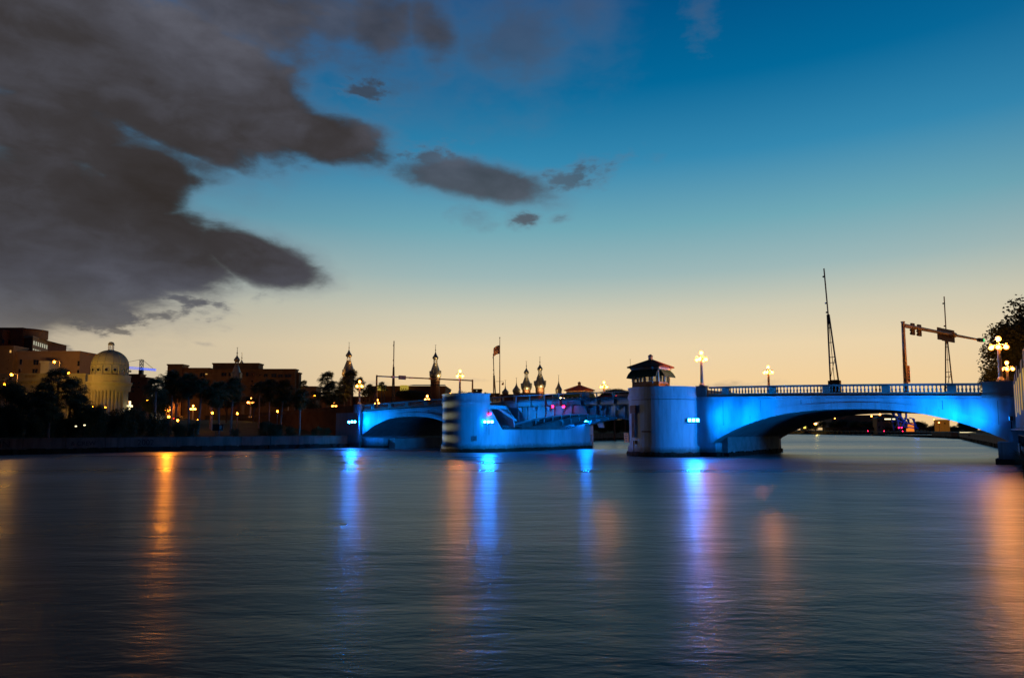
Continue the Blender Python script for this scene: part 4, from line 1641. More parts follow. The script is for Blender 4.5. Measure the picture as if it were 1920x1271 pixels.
for i in range(8):
    t0, t1 = PI * i / 8, PI * (i + 1) / 8
    cb.tube((0.22 + 0.28 * math.sin(t0), 0, hz_ - 0.9 + 0.5 * math.cos(t0)), (0.22 + 0.28 * math.sin(t1), 0, hz_ - 0.9 + 0.5 * math.cos(t1)), 0.03, n=5)
cb.tube((-0.35, 0, hz_ - 0.2), (0.3, 0, hz_ - 0.2), 0.05, n=6)
cb.tube((-0.35, 0, hz_ - 0.42), (0.3, 0, hz_ - 0.42), 0.05, n=6)
cb.build('mast_fitting', M_DARK, ms)
SIGC = mat('signal_housing', (0.05, 0.035, 0.025), 0.6)
for px in (1717, 1729):
    fx = (px - 1694) / (1838 - 1694)
    sgl = box_sign(ms, 'signal_head', (L * fx * 0.93, 0.42, hz_ - 0.4), 0.9, 1.55, SIGC, 0.2)
    for z in (-0.05, -0.5, -0.95):
        MB().tube((L * fx * 0.93, 0.43, hz_ + z), (L * fx * 0.93, 0.75, hz_ + z), 0.16, n=10, cap=False).build('visor', SIGC, sgl)
box_sign(ms, 'sign_panel', (L * 0.52 - 1.3, 0.34, hz_ - 0.35), 1.2, 1.7, SIGC)
box_sign(ms, 'sign_panel', (L * 0.52 + 1.5, 0.34, hz_ - 0.4), 4.0, 1.75, SIGC)
sgl = box_sign(ms, 'signal_head', (L - 0.25, -0.1, hz_ - 0.3), 1.5, 0.5, SIGC, 0.4)
MB().tube((L + 0.5, -0.32, hz_ - 0.3), (L + 0.5, -0.28, hz_ - 0.3), 0.24, n=12).build('green_lens', E_GREEN, sgl)
ps = box_sign(ms, 'sign_board', (0.62, -0.1, 2.9), 0.75, 2.15, SG, 0.06)
for z in (3.75, 3.35, 2.95, 2.55, 2.15):
    MB().box(0.42, 0.82, -0.145, -0.13, z - 0.08, z + 0.05).build('text_line', M_GRAF, ps)

# left: gantry over the approach
Y0 = 136.0
X0 = Xof(706, Y0, 12)
zt = zof(704, Y0)
Yb = Y0 * (805 - 704) / (805 - 712.5)
X1 = Xof(886, Yb, zt)
ang = math.atan2(Yb - Y0, X1 - X0)
L = math.hypot(Yb - Y0, X1 - X0)
gn = thing('traffic_gantry', 'thin steel gantry with a dark sign box above the left arch', 'gantry', (X0, Y0, 8.2), ang)
hz_ = zt - 8.2
MB().tube((0, 0, 0), (0, 0, hz_ + 0.1), 0.22, 0.16, n=10).build('post', M_GALV, gn)
MB().tube((L, 0, 0), (L, 0, hz_ + 0.1), 0.20, 0.16, n=10).build('post', M_GALV, gn)
MB().tube((0.1, 0, hz_ - 0.12), (L, 0, hz_ - 0.12), 0.13, n=8).build('cross_beam', M_GALV, gn)
box_sign(gn, 'sign_box', (L * 0.245, -0.2, hz_ - 0.18), 1.5, 0.8, SIGC, 0.35)
box_sign(gn, 'bracket_plate', (L * 0.155, -0.15, hz_ - 0.14), 0.75, 0.4, M_GALV, 0.3)
box_sign(gn, 'bracket_plate', (L * 0.335, -0.15, hz_ - 0.14), 0.7, 0.3, M_GALV, 0.3)
box_sign(gn, 'arm_coupling', (L * 0.535, -0.0, hz_ - 0.12), 0.4, 0.36, M_GALV, 0.36)
box_sign(gn, 'control_cabinet', (-0.42, 0, 2.2), 0.5, 1.3, SIGC, 0.3)

# tall dark sign pole next to the leaning palms, and the lawn billboard
px, Y = 540, 190
X = Xof(px, Y, 8)
th = thing('sign_pole', 'orange lit utility pole with small sign near the leaning palm trunks', 'pole', (X, Y, ground(X, Y)))
hh_ = zof(737, Y) - ground(X, Y)
MB().tube((0, 0, 0), (0, 0, hh_), 0.2, 0.12, n=8).build('pole', M_POST, th)
box_sign(th, 'sign_board', (0.25, -0.1, hh_ - 0.9), 0.8, 0.35, M_WHITE)
box_sign(th, 'sign_board', (0.1, -0.1, hh_ - 1.6), 0.6, 0.3, SIGC)
px, Y = 455, 200
X = Xof(px, Y, 8)
th = thing('banner_sign', 'pale upright banner sign on the lawn under the brown building', 'sign', (X, Y, ground(X, Y)))
MB().box(-0.4, 0.4, -0.06, 0.06, 0.5, zof(759, Y) - ground(X, Y)).build('panel', M_TAN, th)
MB().tube((0, 0, 0), (0, 0, 0.6), 0.06, n=6).build('pole', M_GALV, th)

# ---------------------------------------------------------------- buildings


def building(name, label, boxes, material, windows=(), roofs=(), cat='building'):
    """boxes: (px0, px1, ytop, Y, depth); windows: (px0, px1, y0, y1, Y, kind)"""
    X = Xof((boxes[0][0] + boxes[0][1]) / 2, boxes[0][3])
    g = ground(X, boxes[0][3])
    th = thing(name, label, cat, (X, boxes[0][3], g - 0.5))
    for i, bx in enumerate(boxes):
        px0, px1, yt, Y, dp = bx[:5]
        m_ = bx[5] if len(bx) > 5 else material
        zt = zof(yt, Y) - th.location.z
        xa, xb = Xof(px0, Y, zt) - X, Xof(px1, Y, zt) - X
        y0 = Y - th.location.y
        w_ = MB().box(xa, xb, y0, y0 + dp, 0, zt - 0.5).build('wall', m_, th)
        MB().box(xa - 0.25, xb + 0.25, y0 - 0.25, y0 + dp + 0.25, zt - 0.5, zt).build('parapet', m_, w_)
    for (px0, px1, ya, yb, Y, kind) in windows:
        zt, zb = zof(ya, Y) - th.location.z, zof(yb, Y) - th.location.z
        xa, xb = Xof(px0, Y, 10) - X, Xof(px1, Y, 10) - X
        y0 = Y - th.location.y
        t_ = 0.12
        fr = MB()
        fr.box(xa, xb, y0 - 0.14, y0 + 0.05, zt - t_, zt)
        fr.box(xa, xb, y0 - 0.18, y0 + 0.05, zb, zb + t_)
        fr.box(xa, xa + t_, y0 - 0.14, y0 + 0.05, zb + t_, zt - t_)
        fr.box(xb - t_, xb, y0 - 0.14, y0 + 0.05, zb + t_, zt - t_)
        if xb - xa > 1.4:
            fr.box((xa + xb) / 2 - 0.05, (xa + xb) / 2 + 0.05, y0 - 0.1, y0 + 0.05, zb + t_, zt - t_)
        f_ = fr.build('window', material if kind != 'lit' else M_WHITE, th, fix=False)
        MB().box(xa + t_, xb - t_, y0 - 0.04, y0 + 0.02, zb + t_, zt - t_).build('pane', {'dark': M_GLASS, 'lit': E_WIN, 'white': E_WHITEW}[kind], f_)
    return th


YH = 205
hosp = building('hospital_building', 'large brown flat roofed building behind the domed building', [(-120, 148, 658, YH, 8), (-120, 23, 648, YH - 1.5, 6)], M_OCHRE,
                [(31, 37, 673, 684, YH, 'dark'), (57, 68, 674, 685, YH, 'dark'), (140, 146, 676, 687, YH, 'dark'), (30, 35, 691, 700, YH, 'dark'), (56, 67, 691, 700, YH, 'dark'),
                 (140, 146, 693, 702, YH, 'dark'), (11, 15.5, 656, 662, YH - 1.5, 'lit'), (8, 12, 674, 677, YH - 1.5, 'dark'), (8, 11, 690, 693, YH - 1.5, 'dark')])
# pale service block on the front wall
bq = building('rooftop_service_block', 'small pale service block against the brown wall behind the palms', [(74, 90, 677, YH - 6, 5)], M_CREAM, cat='building')
# tower block behind with a corner and a receding window wall
YT = 240
zt1 = zof(614, YT)
g0 = 7.0
Xc = Xof(30, YT)
tw = thing('hospital_tower', 'tall brown block at the upper left with a receding row of pale windows', 'building', (Xc, YT, g0))
xa, xb, xc = Xof(-120, YT) - Xc, Xof(32, YT) - Xc, Xof(55, YT) - Xc
MB().box(xa, xb, 0, 6, 0, zt1 - g0).build('wall', M_BRICK, tw)
zt2 = zof(632, YT) - g0
Y2 = YT * (zof(632, YT) - H) / ((zof(645, 1000) - H) / 1000) / 1000 * 1.0
Y2 = (zof(632, YT) - H) / ((zof(645, 1.0) - H) / 1.0)
xd = Xof(98, Y2, 25) - Xc
MB().prism([(xb, 1.0), (xc, -1.0), (xd, Y2 - YT), (xd - 14, Y2 - YT + 12), (xb, 24)], 0, zt2).build('wall', M_BRICK, tw)
dirw = Vector((xd - xc, Y2 - YT + 1.0))
nw = Vector((dirw.y, -dirw.x)).normalized()
q0, q1 = Vector((xc, -1.0)), Vector((xd, Y2 - YT))


def wallslab(f0, f1, off, za, zb, name, material, par):
    p, q = q0.lerp(q1, f0), q0.lerp(q1, f1)
    a_, b_ = p + nw * off, q + nw * off
    return MB().prism([(p.x, p.y), (a_.x, a_.y), (b_.x, b_.y), (q.x, q.y)], za, zb).build(name, material, par)


wallslab(0.005, 0.995, 0.12, zof(657, YT) - g0 - 2, zt2 - 0.35, 'window_wall', M_TAN, tw)
for row, (ya, yb) in enumerate(((639, 646.5), (653.5, 656))):
    za, zb = zof(ya, YT) - g0, zof(yb, YT) - g0
    for k in range(10):
        wallslab(0.03 + k * 0.097, 0.03 + k * 0.097 + 0.045, 0.18, zb, za, 'window', E_WHITEW, tw)
MB().prism([(xb - 0.2, 0.6), (xc + 0.5, -1.6), (xd + 0.9, Y2 - YT), (xd - 3, Y2 - YT + 2), (xb, 9)], zt2 - 0.35, zt2 + 0.25).build('cornice', M_TAN, tw)
zt3 = zof(617, YT) - g0
pts = [(xb, 0.6)] + [(xb + (xc - xb - 0.5) * math.sin(a_ / 10 * PI / 2), 0.8 + 7 * (1 - math.cos(a_ / 10 * PI / 2))) for a_ in range(1, 11)] + [(xb, 10)]
MB().prism(pts, zt2, zt3).build('upper_tier', M_OCHRE, tw)
MB().prism([(x + 0.2, y - 0.3) for x, y in pts], zt3, zt3 + 0.4).build('tier_cornice', M_BRICK, tw)
building_lights = []
bw = building('lit_window_block', 'small dark block with one window at the far left top edge', [(-60, 3, 618, YT - 3, 3)], M_BRICK, [(-6, 0, 636, 645, YT - 3, 'dark')])
MB().box(Xof(6, YT) - Xc, Xof(10, YT) - Xc, -0.1, 0.1, zof(645, YT) - g0, zof(638, YT) - g0).build('window', M_GLASS, tw)

# cream classical wing, front left
YC = 172
cw = building('classical_wing', 'cream classical wing with a balustrade lit by sodium lamps at the far left', [(-150, 158, 700, YC, 3)], M_CREAM,
              [(44, 52, 735, 748, YC, 'lit')])
Xw = cw.location.x
zc = zof(713, YC) - cw.location.z
xa, xb = Xof(-150, YC) - Xw, Xof(150, YC) - Xw
MB().box(xa, xb, -0.7, 0.0, zc - 0.25, zc + 0.25).build('cornice', M_CREAM, cw)
de = MB()
k = xa
while k < xb:
    de.box(k, k + 0.35, -0.4, 0.0, zc - 0.75, zc - 0.4)
    k += 0.8
tag(de.build('dentil', M_CREAM, cw, fix=False), kind='stuff')
bl = MB()
for px0, px1 in ((43, 62), (92, 110)):
    k = Xof(px0, YC) - Xw
    while k < Xof(px1, YC) - Xw:
        bl.box(k, k + 0.14, -0.30, -0.26, zof(708, YC) - cw.location.z, zof(703, YC) - cw.location.z)
        k += 0.35
bl.build('balustrade_panel', M_OCHRE, cw, fix=False)

# domed building
YD = 165
zc_ = lambda y: zof(y, YD)
Xd = Xof(182, YD, 15)
gd = ground(Xd, YD)
dm = thing('domed_building', 'pale domed building with a small lantern and columns, lit green yellow', 'building', (Xd, YD + 5, gd))
S = YD / F
loc = lambda y: zc_(y) - gd
rD = 31.5 * S
prof = [(36 * S, -0.5), (36 * S, loc(731))]
MB().lathe([(33 * S, -0.5), (33 * S, loc(731))], n=40).build('rotunda_wall', M_CREAM, dm, smooth=False)
MB().lathe([(36.5 * S, loc(731)), (37 * S, loc(722)), (39.5 * S, loc(717)), (39.5 * S, loc(714.5)), (36 * S, loc(714)), (36 * S, loc(703)), (37 * S, loc(702.5)), (37 * S, loc(701))], n=48).build('entablature', M_CREAM, dm)
dr = MB().lathe([(rD * 0.98, loc(701.5)), (rD * 0.98, loc(683.5)), (rD * 1.03, loc(683)), (rD * 1.03, loc(681.5)), (rD, loc(681))], n=48).build('drum', M_DOME, dm)
for k in range(14):
    a_ = -PI / 2 + (k - 6.5) * 2 * PI / 14 + 0.12
    cx, cy_ = rD * 0.99 * math.cos(a_), rD * 0.99 * math.sin(a_)
    z = loc(692)
    o = MB().tube((cx * 0.985, cy_ * 0.985, z), (cx * 1.02, cy_ * 1.02, z), 0.5, n=12).build('oval_window_frame', M_DOME, dr)
    MB().tube((cx * 1.015, cy_ * 1.015, z), (cx * 1.026, cy_ * 1.026, z), 0.36, n=12).build('pane', M_GLASS, o)
    a2 = a_ + PI / 14
    MB().box(-0.12, 0.12, -0.1, 0.1, loc(701), loc(684)).build('pilaster', M_DOME, dr).location = (rD * math.cos(a2), rD * math.sin(a2), 0)
pr_ = []
for i in range(13):
    a_ = PI / 2 * i / 12
    pr_.append((max(0.4, rD * math.cos(a_)), loc(681) + (loc(652.5) - loc(681)) * math.sin(a_)))
dmo = MB().lathe(pr_, n=48).build('dome', M_DOME, dm, smooth=True)
for k in range(14):
    a_ = 2 * PI * k / 14
    rb = MB()
    for i in range(11):
        r0, z0 = pr_[i]
        r1, z1 = pr_[i + 1]
        rb.bar((r0 * math.cos(a_), r0 * math.sin(a_), z0), (r1 * math.cos(a_), r1 * math.sin(a_), z1), 0.14, 0.14)
    rb.build('dome_rib', M_DOME, dmo)
ln_ = MB().lathe([(5.6 * S, loc(653)), (5.6 * S, loc(651.8))], n=12).build('lantern', M_DOME, dm)
for k in range(8):
    a_ = 2 * PI * k / 8 + 0.2
    MB().tube((4.6 * S * math.cos(a_), 4.6 * S * math.sin(a_), loc(652)), (4.6 * S * math.cos(a_), 4.6 * S * math.sin(a_), loc(642)), 0.09, n=6).build('lantern_column', M_WHITE, ln_)
MB().lathe([(5.8 * S, loc(642)), (5.8 * S, loc(641)), (5.4 * S, loc(640.5)), (5.0 * S, loc(638.6)), (3.2 * S, loc(636.6)), (0.1, loc(636))], n=16).build('lantern_cap', M_DOME, ln_)
for k in range(14):
    a_ = -PI / 2 + (k - 6.5) * 0.165 - 0.02
    x, y = 36 * S * math.cos(a_ + 0.15), 36 * S * math.sin(a_ + 0.15)
    MB().lathe([(0.52, 0), (0.52, 0.3), (0.42, 0.4), (0.36, loc(735)), (0.5, loc(732.5)), (0.52, loc(731))], (x, y, 0), 12).build('column', M_CREAM, dm)
for px, kk in ((176, 'w'), (199, 'w')):
    x = Xof(px, YD, 10) - Xd
    yq = -math.sqrt(max(0.1, (33 * S) ** 2 - x * x)) - 0.06
    z0, z1 = loc(744), loc(734)
    f_ = MB().box(x - 0.65, x + 0.65, yq - 0.06, yq + 0.35, z0, z1).build('window', M_WHITE, dm)
    MB().box(x - 0.5, x + 0.5, yq - 0.09, yq - 0.05, z0 + 0.12, z1 - 0.12).build('pane', M_GLASS, f_)
for (px, py, lab) in ((174, 764, 'left floodlight at the foot of the domed building'), (198, 765, 'right floodlight at the foot of the domed building')):
    Yl = YD - 13
    z = zof(py, Yl)
    th = thing('ground_floodlight', lab, 'flood light', (Xof(px, Yl, z), Yl, z), 0, 'floodlights below the dome')
    MB().tube((0, 0, -3), (0, 0, -0.2), 0.05, n=6).build('stand', M_DARK, th)
    MB().box(-0.25, 0.25, -0.1, 0.2, -0.25, 0.1).build('lamp_head', M_DARK, th)
    MB().ball((0.0, -0.12, 0.12), 0.16, 8, 5).build('lens', E_SOD, th)
    lamp_light('SPOT', (0, -1.0, 0.3), (0.85, 0.62, 0.10), 1500, th, 0.3, target=(0.5, 14, 16), angle=110, name='flood_beam')
cross = thing('neon_cross', 'glowing white cross sign right of the domed building', 'sign', (Xof(243, 170, 9), 170, 0))
zt, zb = zof(752, 170), zof(771, 170)
MB().box(-0.19, 0.19, -0.1, 0.1, zb, zt).build('upright', E_CROSS, cross)
MB().box(-0.68, 0.68, -0.104, 0.104, zb + (zt - zb) * 0.42, zb + (zt - zb) * 0.6).build('crossbar', E_CROSS, cross)
MB().tube((0, 0, 4), (0, 0, zb), 0.08, n=6).build('stand', M_DARK, cross)

building('distant_hospital_block', 'brown mid rise block under the crane with small windows', [(212, 275, 707, 330, 5), (235, 262, 701, 332, 5)], M_BRICK,
         [(220, 223, 716, 719, 330, 'dark'), (232, 234, 714, 716, 330, 'white'), (240, 250, 716, 719, 330, 'dark'), (255, 260, 716, 719, 330, 'dark'),
          (220, 223, 724, 727, 330, 'dark'), (240, 250, 724, 727, 330, 'dark'), (255, 260, 724, 727, 330, 'dark'), (232, 234, 730, 732, 330, 'white'), (240, 250, 732, 735, 330, 'dark')])
YB = 262
wins = [(412, 423, 698, 706, YB, 'dark'), (425, 436, 698, 706, YB, 'dark'), (458, 464, 698, 706, YB, 'dark'), (372, 382, 698, 707, YB, 'dark'),
        (469, 473, 701, 704, YB, 'dark'), (476, 480, 701, 704, YB, 'dark'), (483, 487, 702, 705, YB, 'dark'), (492, 500, 700, 707, YB, 'dark'), (506, 517, 700, 708, YB, 'dark'),
        (519, 529, 701, 708, YB, 'dark'), (531, 545, 701, 708, YB, 'dark'), (469, 473, 713, 717, YB, 'dark'), (468, 476, 722, 727, YB, 'dark'), (432, 436, 722, 727, YB, 'dark'), (500, 506, 722, 727, YB, 'dark'), (520, 527, 722, 727, YB, 'dark')]
bb = building('brown_flat_roofed_building', 'wide brown flat roofed building behind the palms with the two minarets in front', [(313, 341, 682.5, YB + 2, 5), (341, 392, 689.5, YB + 3, 4), (388, 553, 691.5, YB, 3.5), (398, 484, 680.5, YB + 6, 5), (553, 560, 698, YB + 2, 3)], M_BROWN, wins)
ob = MB()
for a_, b2 in ((506, 517), (519, 529), (531, 545), (372, 382)):
    z = zof(700.5, YB) - bb.location.z
    ob.box(Xof(a_, YB) - bb.location.x, Xof(b2, YB) - bb.location.x, -0.25, -0.18, z - 0.15, z + 0.15)
ob.build('glow_lintel', E_WIN, bb)  # warm light on the window heads put in as glowing strips
MB().box(Xof(418, YB) - bb.location.x, Xof(420.5, YB) - bb.location.x, 8, 9, zof(681, YB) - bb.location.z, zof(677.5, YB) - bb.location.z).build('roof_vent', M_BROWN, bb)
# long hall below the minarets
YP = 330
hall = building('long_brick_hall', 'long dark brick hall roofline between the minarets', [(560, 1105, 743, YP, 40), (690, 835, 723.5, YP + 4, 30), (835, 935, 737, YP + 2, 30), (935, 1060, 739, YP - 2, 20)], M_BRICK,
                [(k, k + 3, 748, 753, YP, 'dark') for k in range(580, 700, 9)])
for (a_, b2, y0, y1) in ((706, 719, 722, 731), (750, 763, 722, 731.5)):
    z0, z1 = zof(y1, YP - 1) - hall.location.z, zof(y0, YP - 1) - hall.location.z
    MB().box(Xof(a_, YP) - hall.location.x, Xof(b2, YP) - hall.location.x, -1.2, 3.5, z0, z1).build('lit_clerestory', mat('glowing_stucco', (0.5, 0.4, 0.2), 0.8, emit=(0.9, 0.65, 0.08), estr=0.42), hall)  # light on the stucco put into the material as glow
    for i in range(3):
        x = Xof(a_ + 2 + i * 3.8, YP) - hall.location.x
        MB().box(x, x + 0.4, -1.3, -1.15, z0 + 0.4, z0 + 0.9).build('window', M_GLASS, hall)
rfm = MB()
z0 = zof(723, YP + 4) - hall.location.z
rfm.add([(Xof(760, YP) - hall.location.x, 3, z0), (Xof(835, YP) - hall.location.x, 3, z0), (Xof(828, YP) - hall.location.x, 14, z0 + 1.2), (Xof(766, YP) - hall.location.x, 14, z0 + 1.2)], [(0, 1, 2, 3)])
rfm.build('roof', M_DARK, hall, fix=False)
building('low_modern_block', 'small dark block with one light beyond the left pier tower', [(885, 902, 729, 300, 8), (878, 890, 735, 300, 8)], M_BROWN, [(892, 895.5, 731, 734, 300, 'white')])
building('distant_pale_parapet', 'low pale roof parapet between the two big minarets', [(968, 1010, 736.5, 300, 6)], M_TAN, [(978, 982, 739, 741, 300, 'dark')])
building('orange_lit_house', 'tiny orange lit roof left of the first palm pair', [(563, 592, 724, 300, 8)], M_OCHRE)

# ---------------------------------------------------------------- minarets


def minaret(label, px, Y, P, group='silver onion topped minarets', lit=None, small=False):
    """P: dict of photograph heights and half widths"""
    X = Xof(px, Y, 25)
    g = ground(X, Y)
    th = thing('minaret', label, 'minaret', (X, Y, g), 0, group)
    s_ = Y / F
    z = lambda y: zof(y, Y) - g
    tr, tb = P['tower_r'] * s_, P['body_bot']
    tw_ = MB().lathe([(tr, 0), (tr, z(tb + 1.5)), (tr * 1.08, z(tb + 1))], n=14).build('tower', M_BRICK if not small else M_MINA, th)
    if not small:
        for ring in (4.5, 7.0):
            MB().lathe([(tr, z(tb + ring)), (tr * 1.09, z(tb + ring)), (tr * 1.09, z(tb + ring - 0.8)), (tr, z(tb + ring - 0.8))], n=14, cap=False).build('cornice_ring', M_TAN, tw_)
        for k in range(14):
            a_ = 2 * PI * k / 14
            o = MB().box(-0.28, 0.28, -0.06, 0.06, z(tb + 15), z(tb + 11.5)).build('tower_window', M_GLASS, tw_)
            o.location = (tr * 1.0 * math.cos(a_), tr * 1.0 * math.sin(a_), 0)
            o.rotation_euler = (0, 0, a_ + PI / 2)
    bw_, by, bt = P['body_r'] * s_, P['body_y'], P['body_top']
    nr = P['lan_r'] * s_
    n_ = 14
    prof = [(tr * 1.0, z(tb + 1)), (bw_ * 0.86, z(tb)), (bw_ * 0.97, z(by + 1.6)), (bw_, z(by)), (bw_ * 0.97, z(by - 2.2))]
    for i in range(1, 7):
        f_ = i / 6
        r = bw_ * 0.97 + (nr * 1.1 - bw_ * 0.97) * (f_ ** 0.92)
        r += math.sin(f_ * PI) * bw_ * (0.03 if not small else -0.06)
        prof.append((r, z(by - 2.2 + (bt - by + 2.2) * f_)))
    bd = MB().lathe(prof, n=n_ * 2 if not small else 12).build('bulb', M_MINA, th, smooth=True)
    if not small:
        for k in range(4):
            a_ = PI / 4 + k * PI / 2 + 0.4
            r = bw_ * 0.93
            zz = z(by - 3)
            dmr = MB().box(-0.45, 0.45, -0.35, 0.35, zz - 0.5, zz + 1.0)
            dmr.extr([(-0.6, zz + 1.0), (0.6, zz + 1.0), (0, zz + 1.5)], -0.45, 0.45)
            o = dmr.build('dormer', M_MINA, bd)
            o.location = (r * math.cos(a_), r * math.sin(a_), 0)
            o.rotation_euler = (0, 0, a_ + PI / 2)
        lt = P['lan_top']
        la = MB().lathe([(nr * 1.15, z(bt)), (nr * 1.15, z(bt - 0.8))], n=12).build('lantern', M_MINA, th)
        for k in range(6):
            a_ = 2 * PI * k / 6 + 0.3
            MB().tube((nr * 0.85 * math.cos(a_), nr * 0.85 * math.sin(a_), z(bt - 0.5)), (nr * 0.85 * math.cos(a_), nr * 0.85 * math.sin(a_), z(lt)), 0.13, n=6).build('lantern_column', M_MINA, la)
        orr, oy, ot = P['on_r'] * s_, P['on_y'], P['on_top']
        on = [(nr * 1.0, z(lt)), (orr * 0.9, z(oy + 1.5)), (orr, z(oy)), (orr * 0.92, z(oy - 1.8)), (orr * 0.62, z(oy - 4.0)), (orr * 0.36, z((oy + ot) / 2 - 1.2)), (orr * 0.16, z(ot + 1.5)), (0.06, z(ot))]
        MB().lathe(on, n=18).build('onion_dome', M_MINA, th, smooth=True)
        top = ot
    else:
        top = bt
        MB().lathe([(nr * 1.1, z(bt)), (nr * 0.3, z(bt - 3)), (0.08, z(bt - 6))], n=8).build('spirelet', M_MINA, th)
    fi = MB().tube((0, 0, z(top + 1)), (0, 0, z(P['tip'] + 2.2)), 0.16, 0.07, n=6)
    zt_ = z(P['tip'] + 2.2)
    h_ = 2.2 * s_
    for i in range(8):
        a0, a1 = PI + PI * i / 8, PI + PI * (i + 1) / 8
        fi.bar((h_ * 0.55 * math.cos(a0), 0, zt_ + h_ * 0.55 + h_ * 0.55 * math.sin(a0)), (h_ * 0.55 * math.cos(a1), 0, zt_ + h_ * 0.55 + h_ * 0.55 * math.sin(a1)), 0.10)
    fi.ball((0, 0, z(top - 3)), 0.28, 8, 5)
    fi.build('crescent_finial', M_MINA, th)
    if lit:
        for (dx_, y_, pw, rr_) in lit:
            lamp_light('POINT', (dx_ * s_, -rr_ * s_, z(y_)), (1.0, 0.66, 0.26) if pw > 0 else SODIUM, abs(pw), th, 0.2, name='uplight')
    return th


def mp_(tip, ot, oy, onr, lt, bt, by, br, tb, tr, lr):
    return dict(tip=tip, on_top=ot, on_y=oy, on_r=onr, lan_top=lt, body_top=bt, body_y=by, body_r=br, body_bot=tb, tower_r=tr, lan_r=lr)


minaret('silver minaret at the left, standing in front of the brown building', 443.5, 252, mp_(650, 665, 675, 5.6, 679, 686, 709, 10.5, 713, 8, 3.4))
minaret('smaller minaret lit yellow green beside the left silver one', 452, 300, mp_(660, 674, 683.5, 4.8, 686, 693.5, 713, 7.5, 717, 5.5, 3.2), lit=[(6, 689, 1600, 8), (9, 715, 2500, 12), (9, 722, 2500, 12)])
minaret('minaret with its lower body hidden by the tallest palms', 653, 330, mp_(640.5, 655, 666.5, 6.0, 669.5, 677, 701, 12.5, 706, 10, 3.8), lit=[(8, 674, -300, 8), (-14, 703, -500, 16)])
minaret('full minaret with brick tower standing above the gantry beam', 816, 320, mp_(645, 659.5, 671, 5.8, 674, 682, 704, 11, 708.5, 8.8, 3.8), lit=[(12, 707, 600, 10), (5, 678, 250, 9)])
minaret('left one of the two big minarets right of the flagpole', 987, 335, mp_(675.5, 689, 698.5, 5.0, 701, 708.5, 727, 10, 730.5, 7.5, 3.4), lit=[(2, 734, 700, 14), (3, 704, 160, 9)])
minaret('right and taller one of the two big minarets right of the flagpole', 1012.5, 325, mp_(667.5, 682, 692, 5.3, 695, 702.5, 722.5, 11, 726.5, 8.2, 3.5), lit=[(3, 731, 900, 15), (3, 698, 160, 9)])
minaret('smallest onion topped turret next to the flagpole', 947.5, 330, dict(tip=711, body_top=728, body_y=736, body_r=6.5, body_bot=738.5, tower_r=5, lan_r=1.2), small=True)
minaret('small onion topped turret left of the two big minarets', 968.3, 328, dict(tip=706.5, body_top=722, body_y=732.5, body_r=7.5, body_bot=736, tower_r=6, lan_r=1.4), small=True)
minaret('small stepped turret right of the globe lamp by the far bridge house', 1047.5, 330, dict(tip=701.5, body_top=719, body_y=731, body_r=6.4, body_bot=736, tower_r=6, lan_r=1.4), small=True)

# ---------------------------------------------------------------- crane
YR = 520
cz = lambda y: zof(y, YR)
Xk = Xof(265, YR, 50)
cr = thing('tower_crane', 'tower crane with a blue glowing jib behind the domed building', 'crane', (Xk, YR, 0))


def lattice(a, b2, w_, n, bw2, name, material, par):
    m = MB()
    a, b2 = Vector(a), Vector(b2)
    d = (b2 - a).normalized()
    up = Vector((0, 0, 1)) if abs(d.z) < 0.8 else Vector((1, 0, 0))
    s1 = d.cross(up).normalized() * w_ / 2
    s2 = s1.cross(d).normalized() * w_ / 2
    cs = [s1 + s2, s1 - s2, -s1 - s2, -s1 + s2]
    for c in cs:
        m.bar(a + c, b2 + c, bw2)
    for i in range(n):
        p, q = a.lerp(b2, i / n), a.lerp(b2, (i + 1) / n)
        for j in range(4):
            m.bar(p + cs[j], q + cs[(j + 1) % 4], bw2 * 0.7)
    return m.build(name, material, par, fix=False)


lattice((0, 0, 5), (0, 0, cz(674)), 1.9, 20, 0.3, 'mast', M_STEEL2, cr)
xj0, xj1 = Xof(208, YR, 50) - Xk, Xof(292, YR, 50) - Xk
zj = lambda x: cz(690) + (x - xj0) / (xj1 - xj0) * (cz(693.5) - cz(686.5)) + (cz(686.5) - cz(690))
xm = Xof(232, YR, 50) - Xk
lattice((xj0, 0, zj(xj0)), (xm, 0, zj(xm)), 1.5, 8, 0.28, 'jib', M_STEEL2, cr)
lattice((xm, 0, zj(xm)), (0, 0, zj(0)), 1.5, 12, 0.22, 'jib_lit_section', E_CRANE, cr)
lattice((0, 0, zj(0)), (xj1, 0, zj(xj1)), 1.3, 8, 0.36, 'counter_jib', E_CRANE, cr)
tl = MB().bar((0, 0, cz(673.5)), (xj0 + 2, 0, zj(xj0) + 1), 0.22)
tl.bar((0, 0, cz(673.5)), (xj1 - 2, 0, zj(xj1) + 1), 0.22)
tl.build('tie_bar', M_STEEL2, cr)
MB().box(-1.3, 1.3, -1.3, 1.3, zj(0) - 4.5, zj(0) - 1.0).build('slewing_unit', M_DARK, cr)
xh = Xof(244, YR, 50) - Xk
hk = MB().bar((xh, 0, zj(xh) - 0.7), (xh, 0, zj(xh) - 2.3), 0.15)
hk.box(xh - 0.8, xh + 0.8, -0.5, 0.5, zj(xh) - 3.4, zj(xh) - 2.2)
hk.build('hook_block', M_DARK, cr)

# ---------------------------------------------------------------- trees


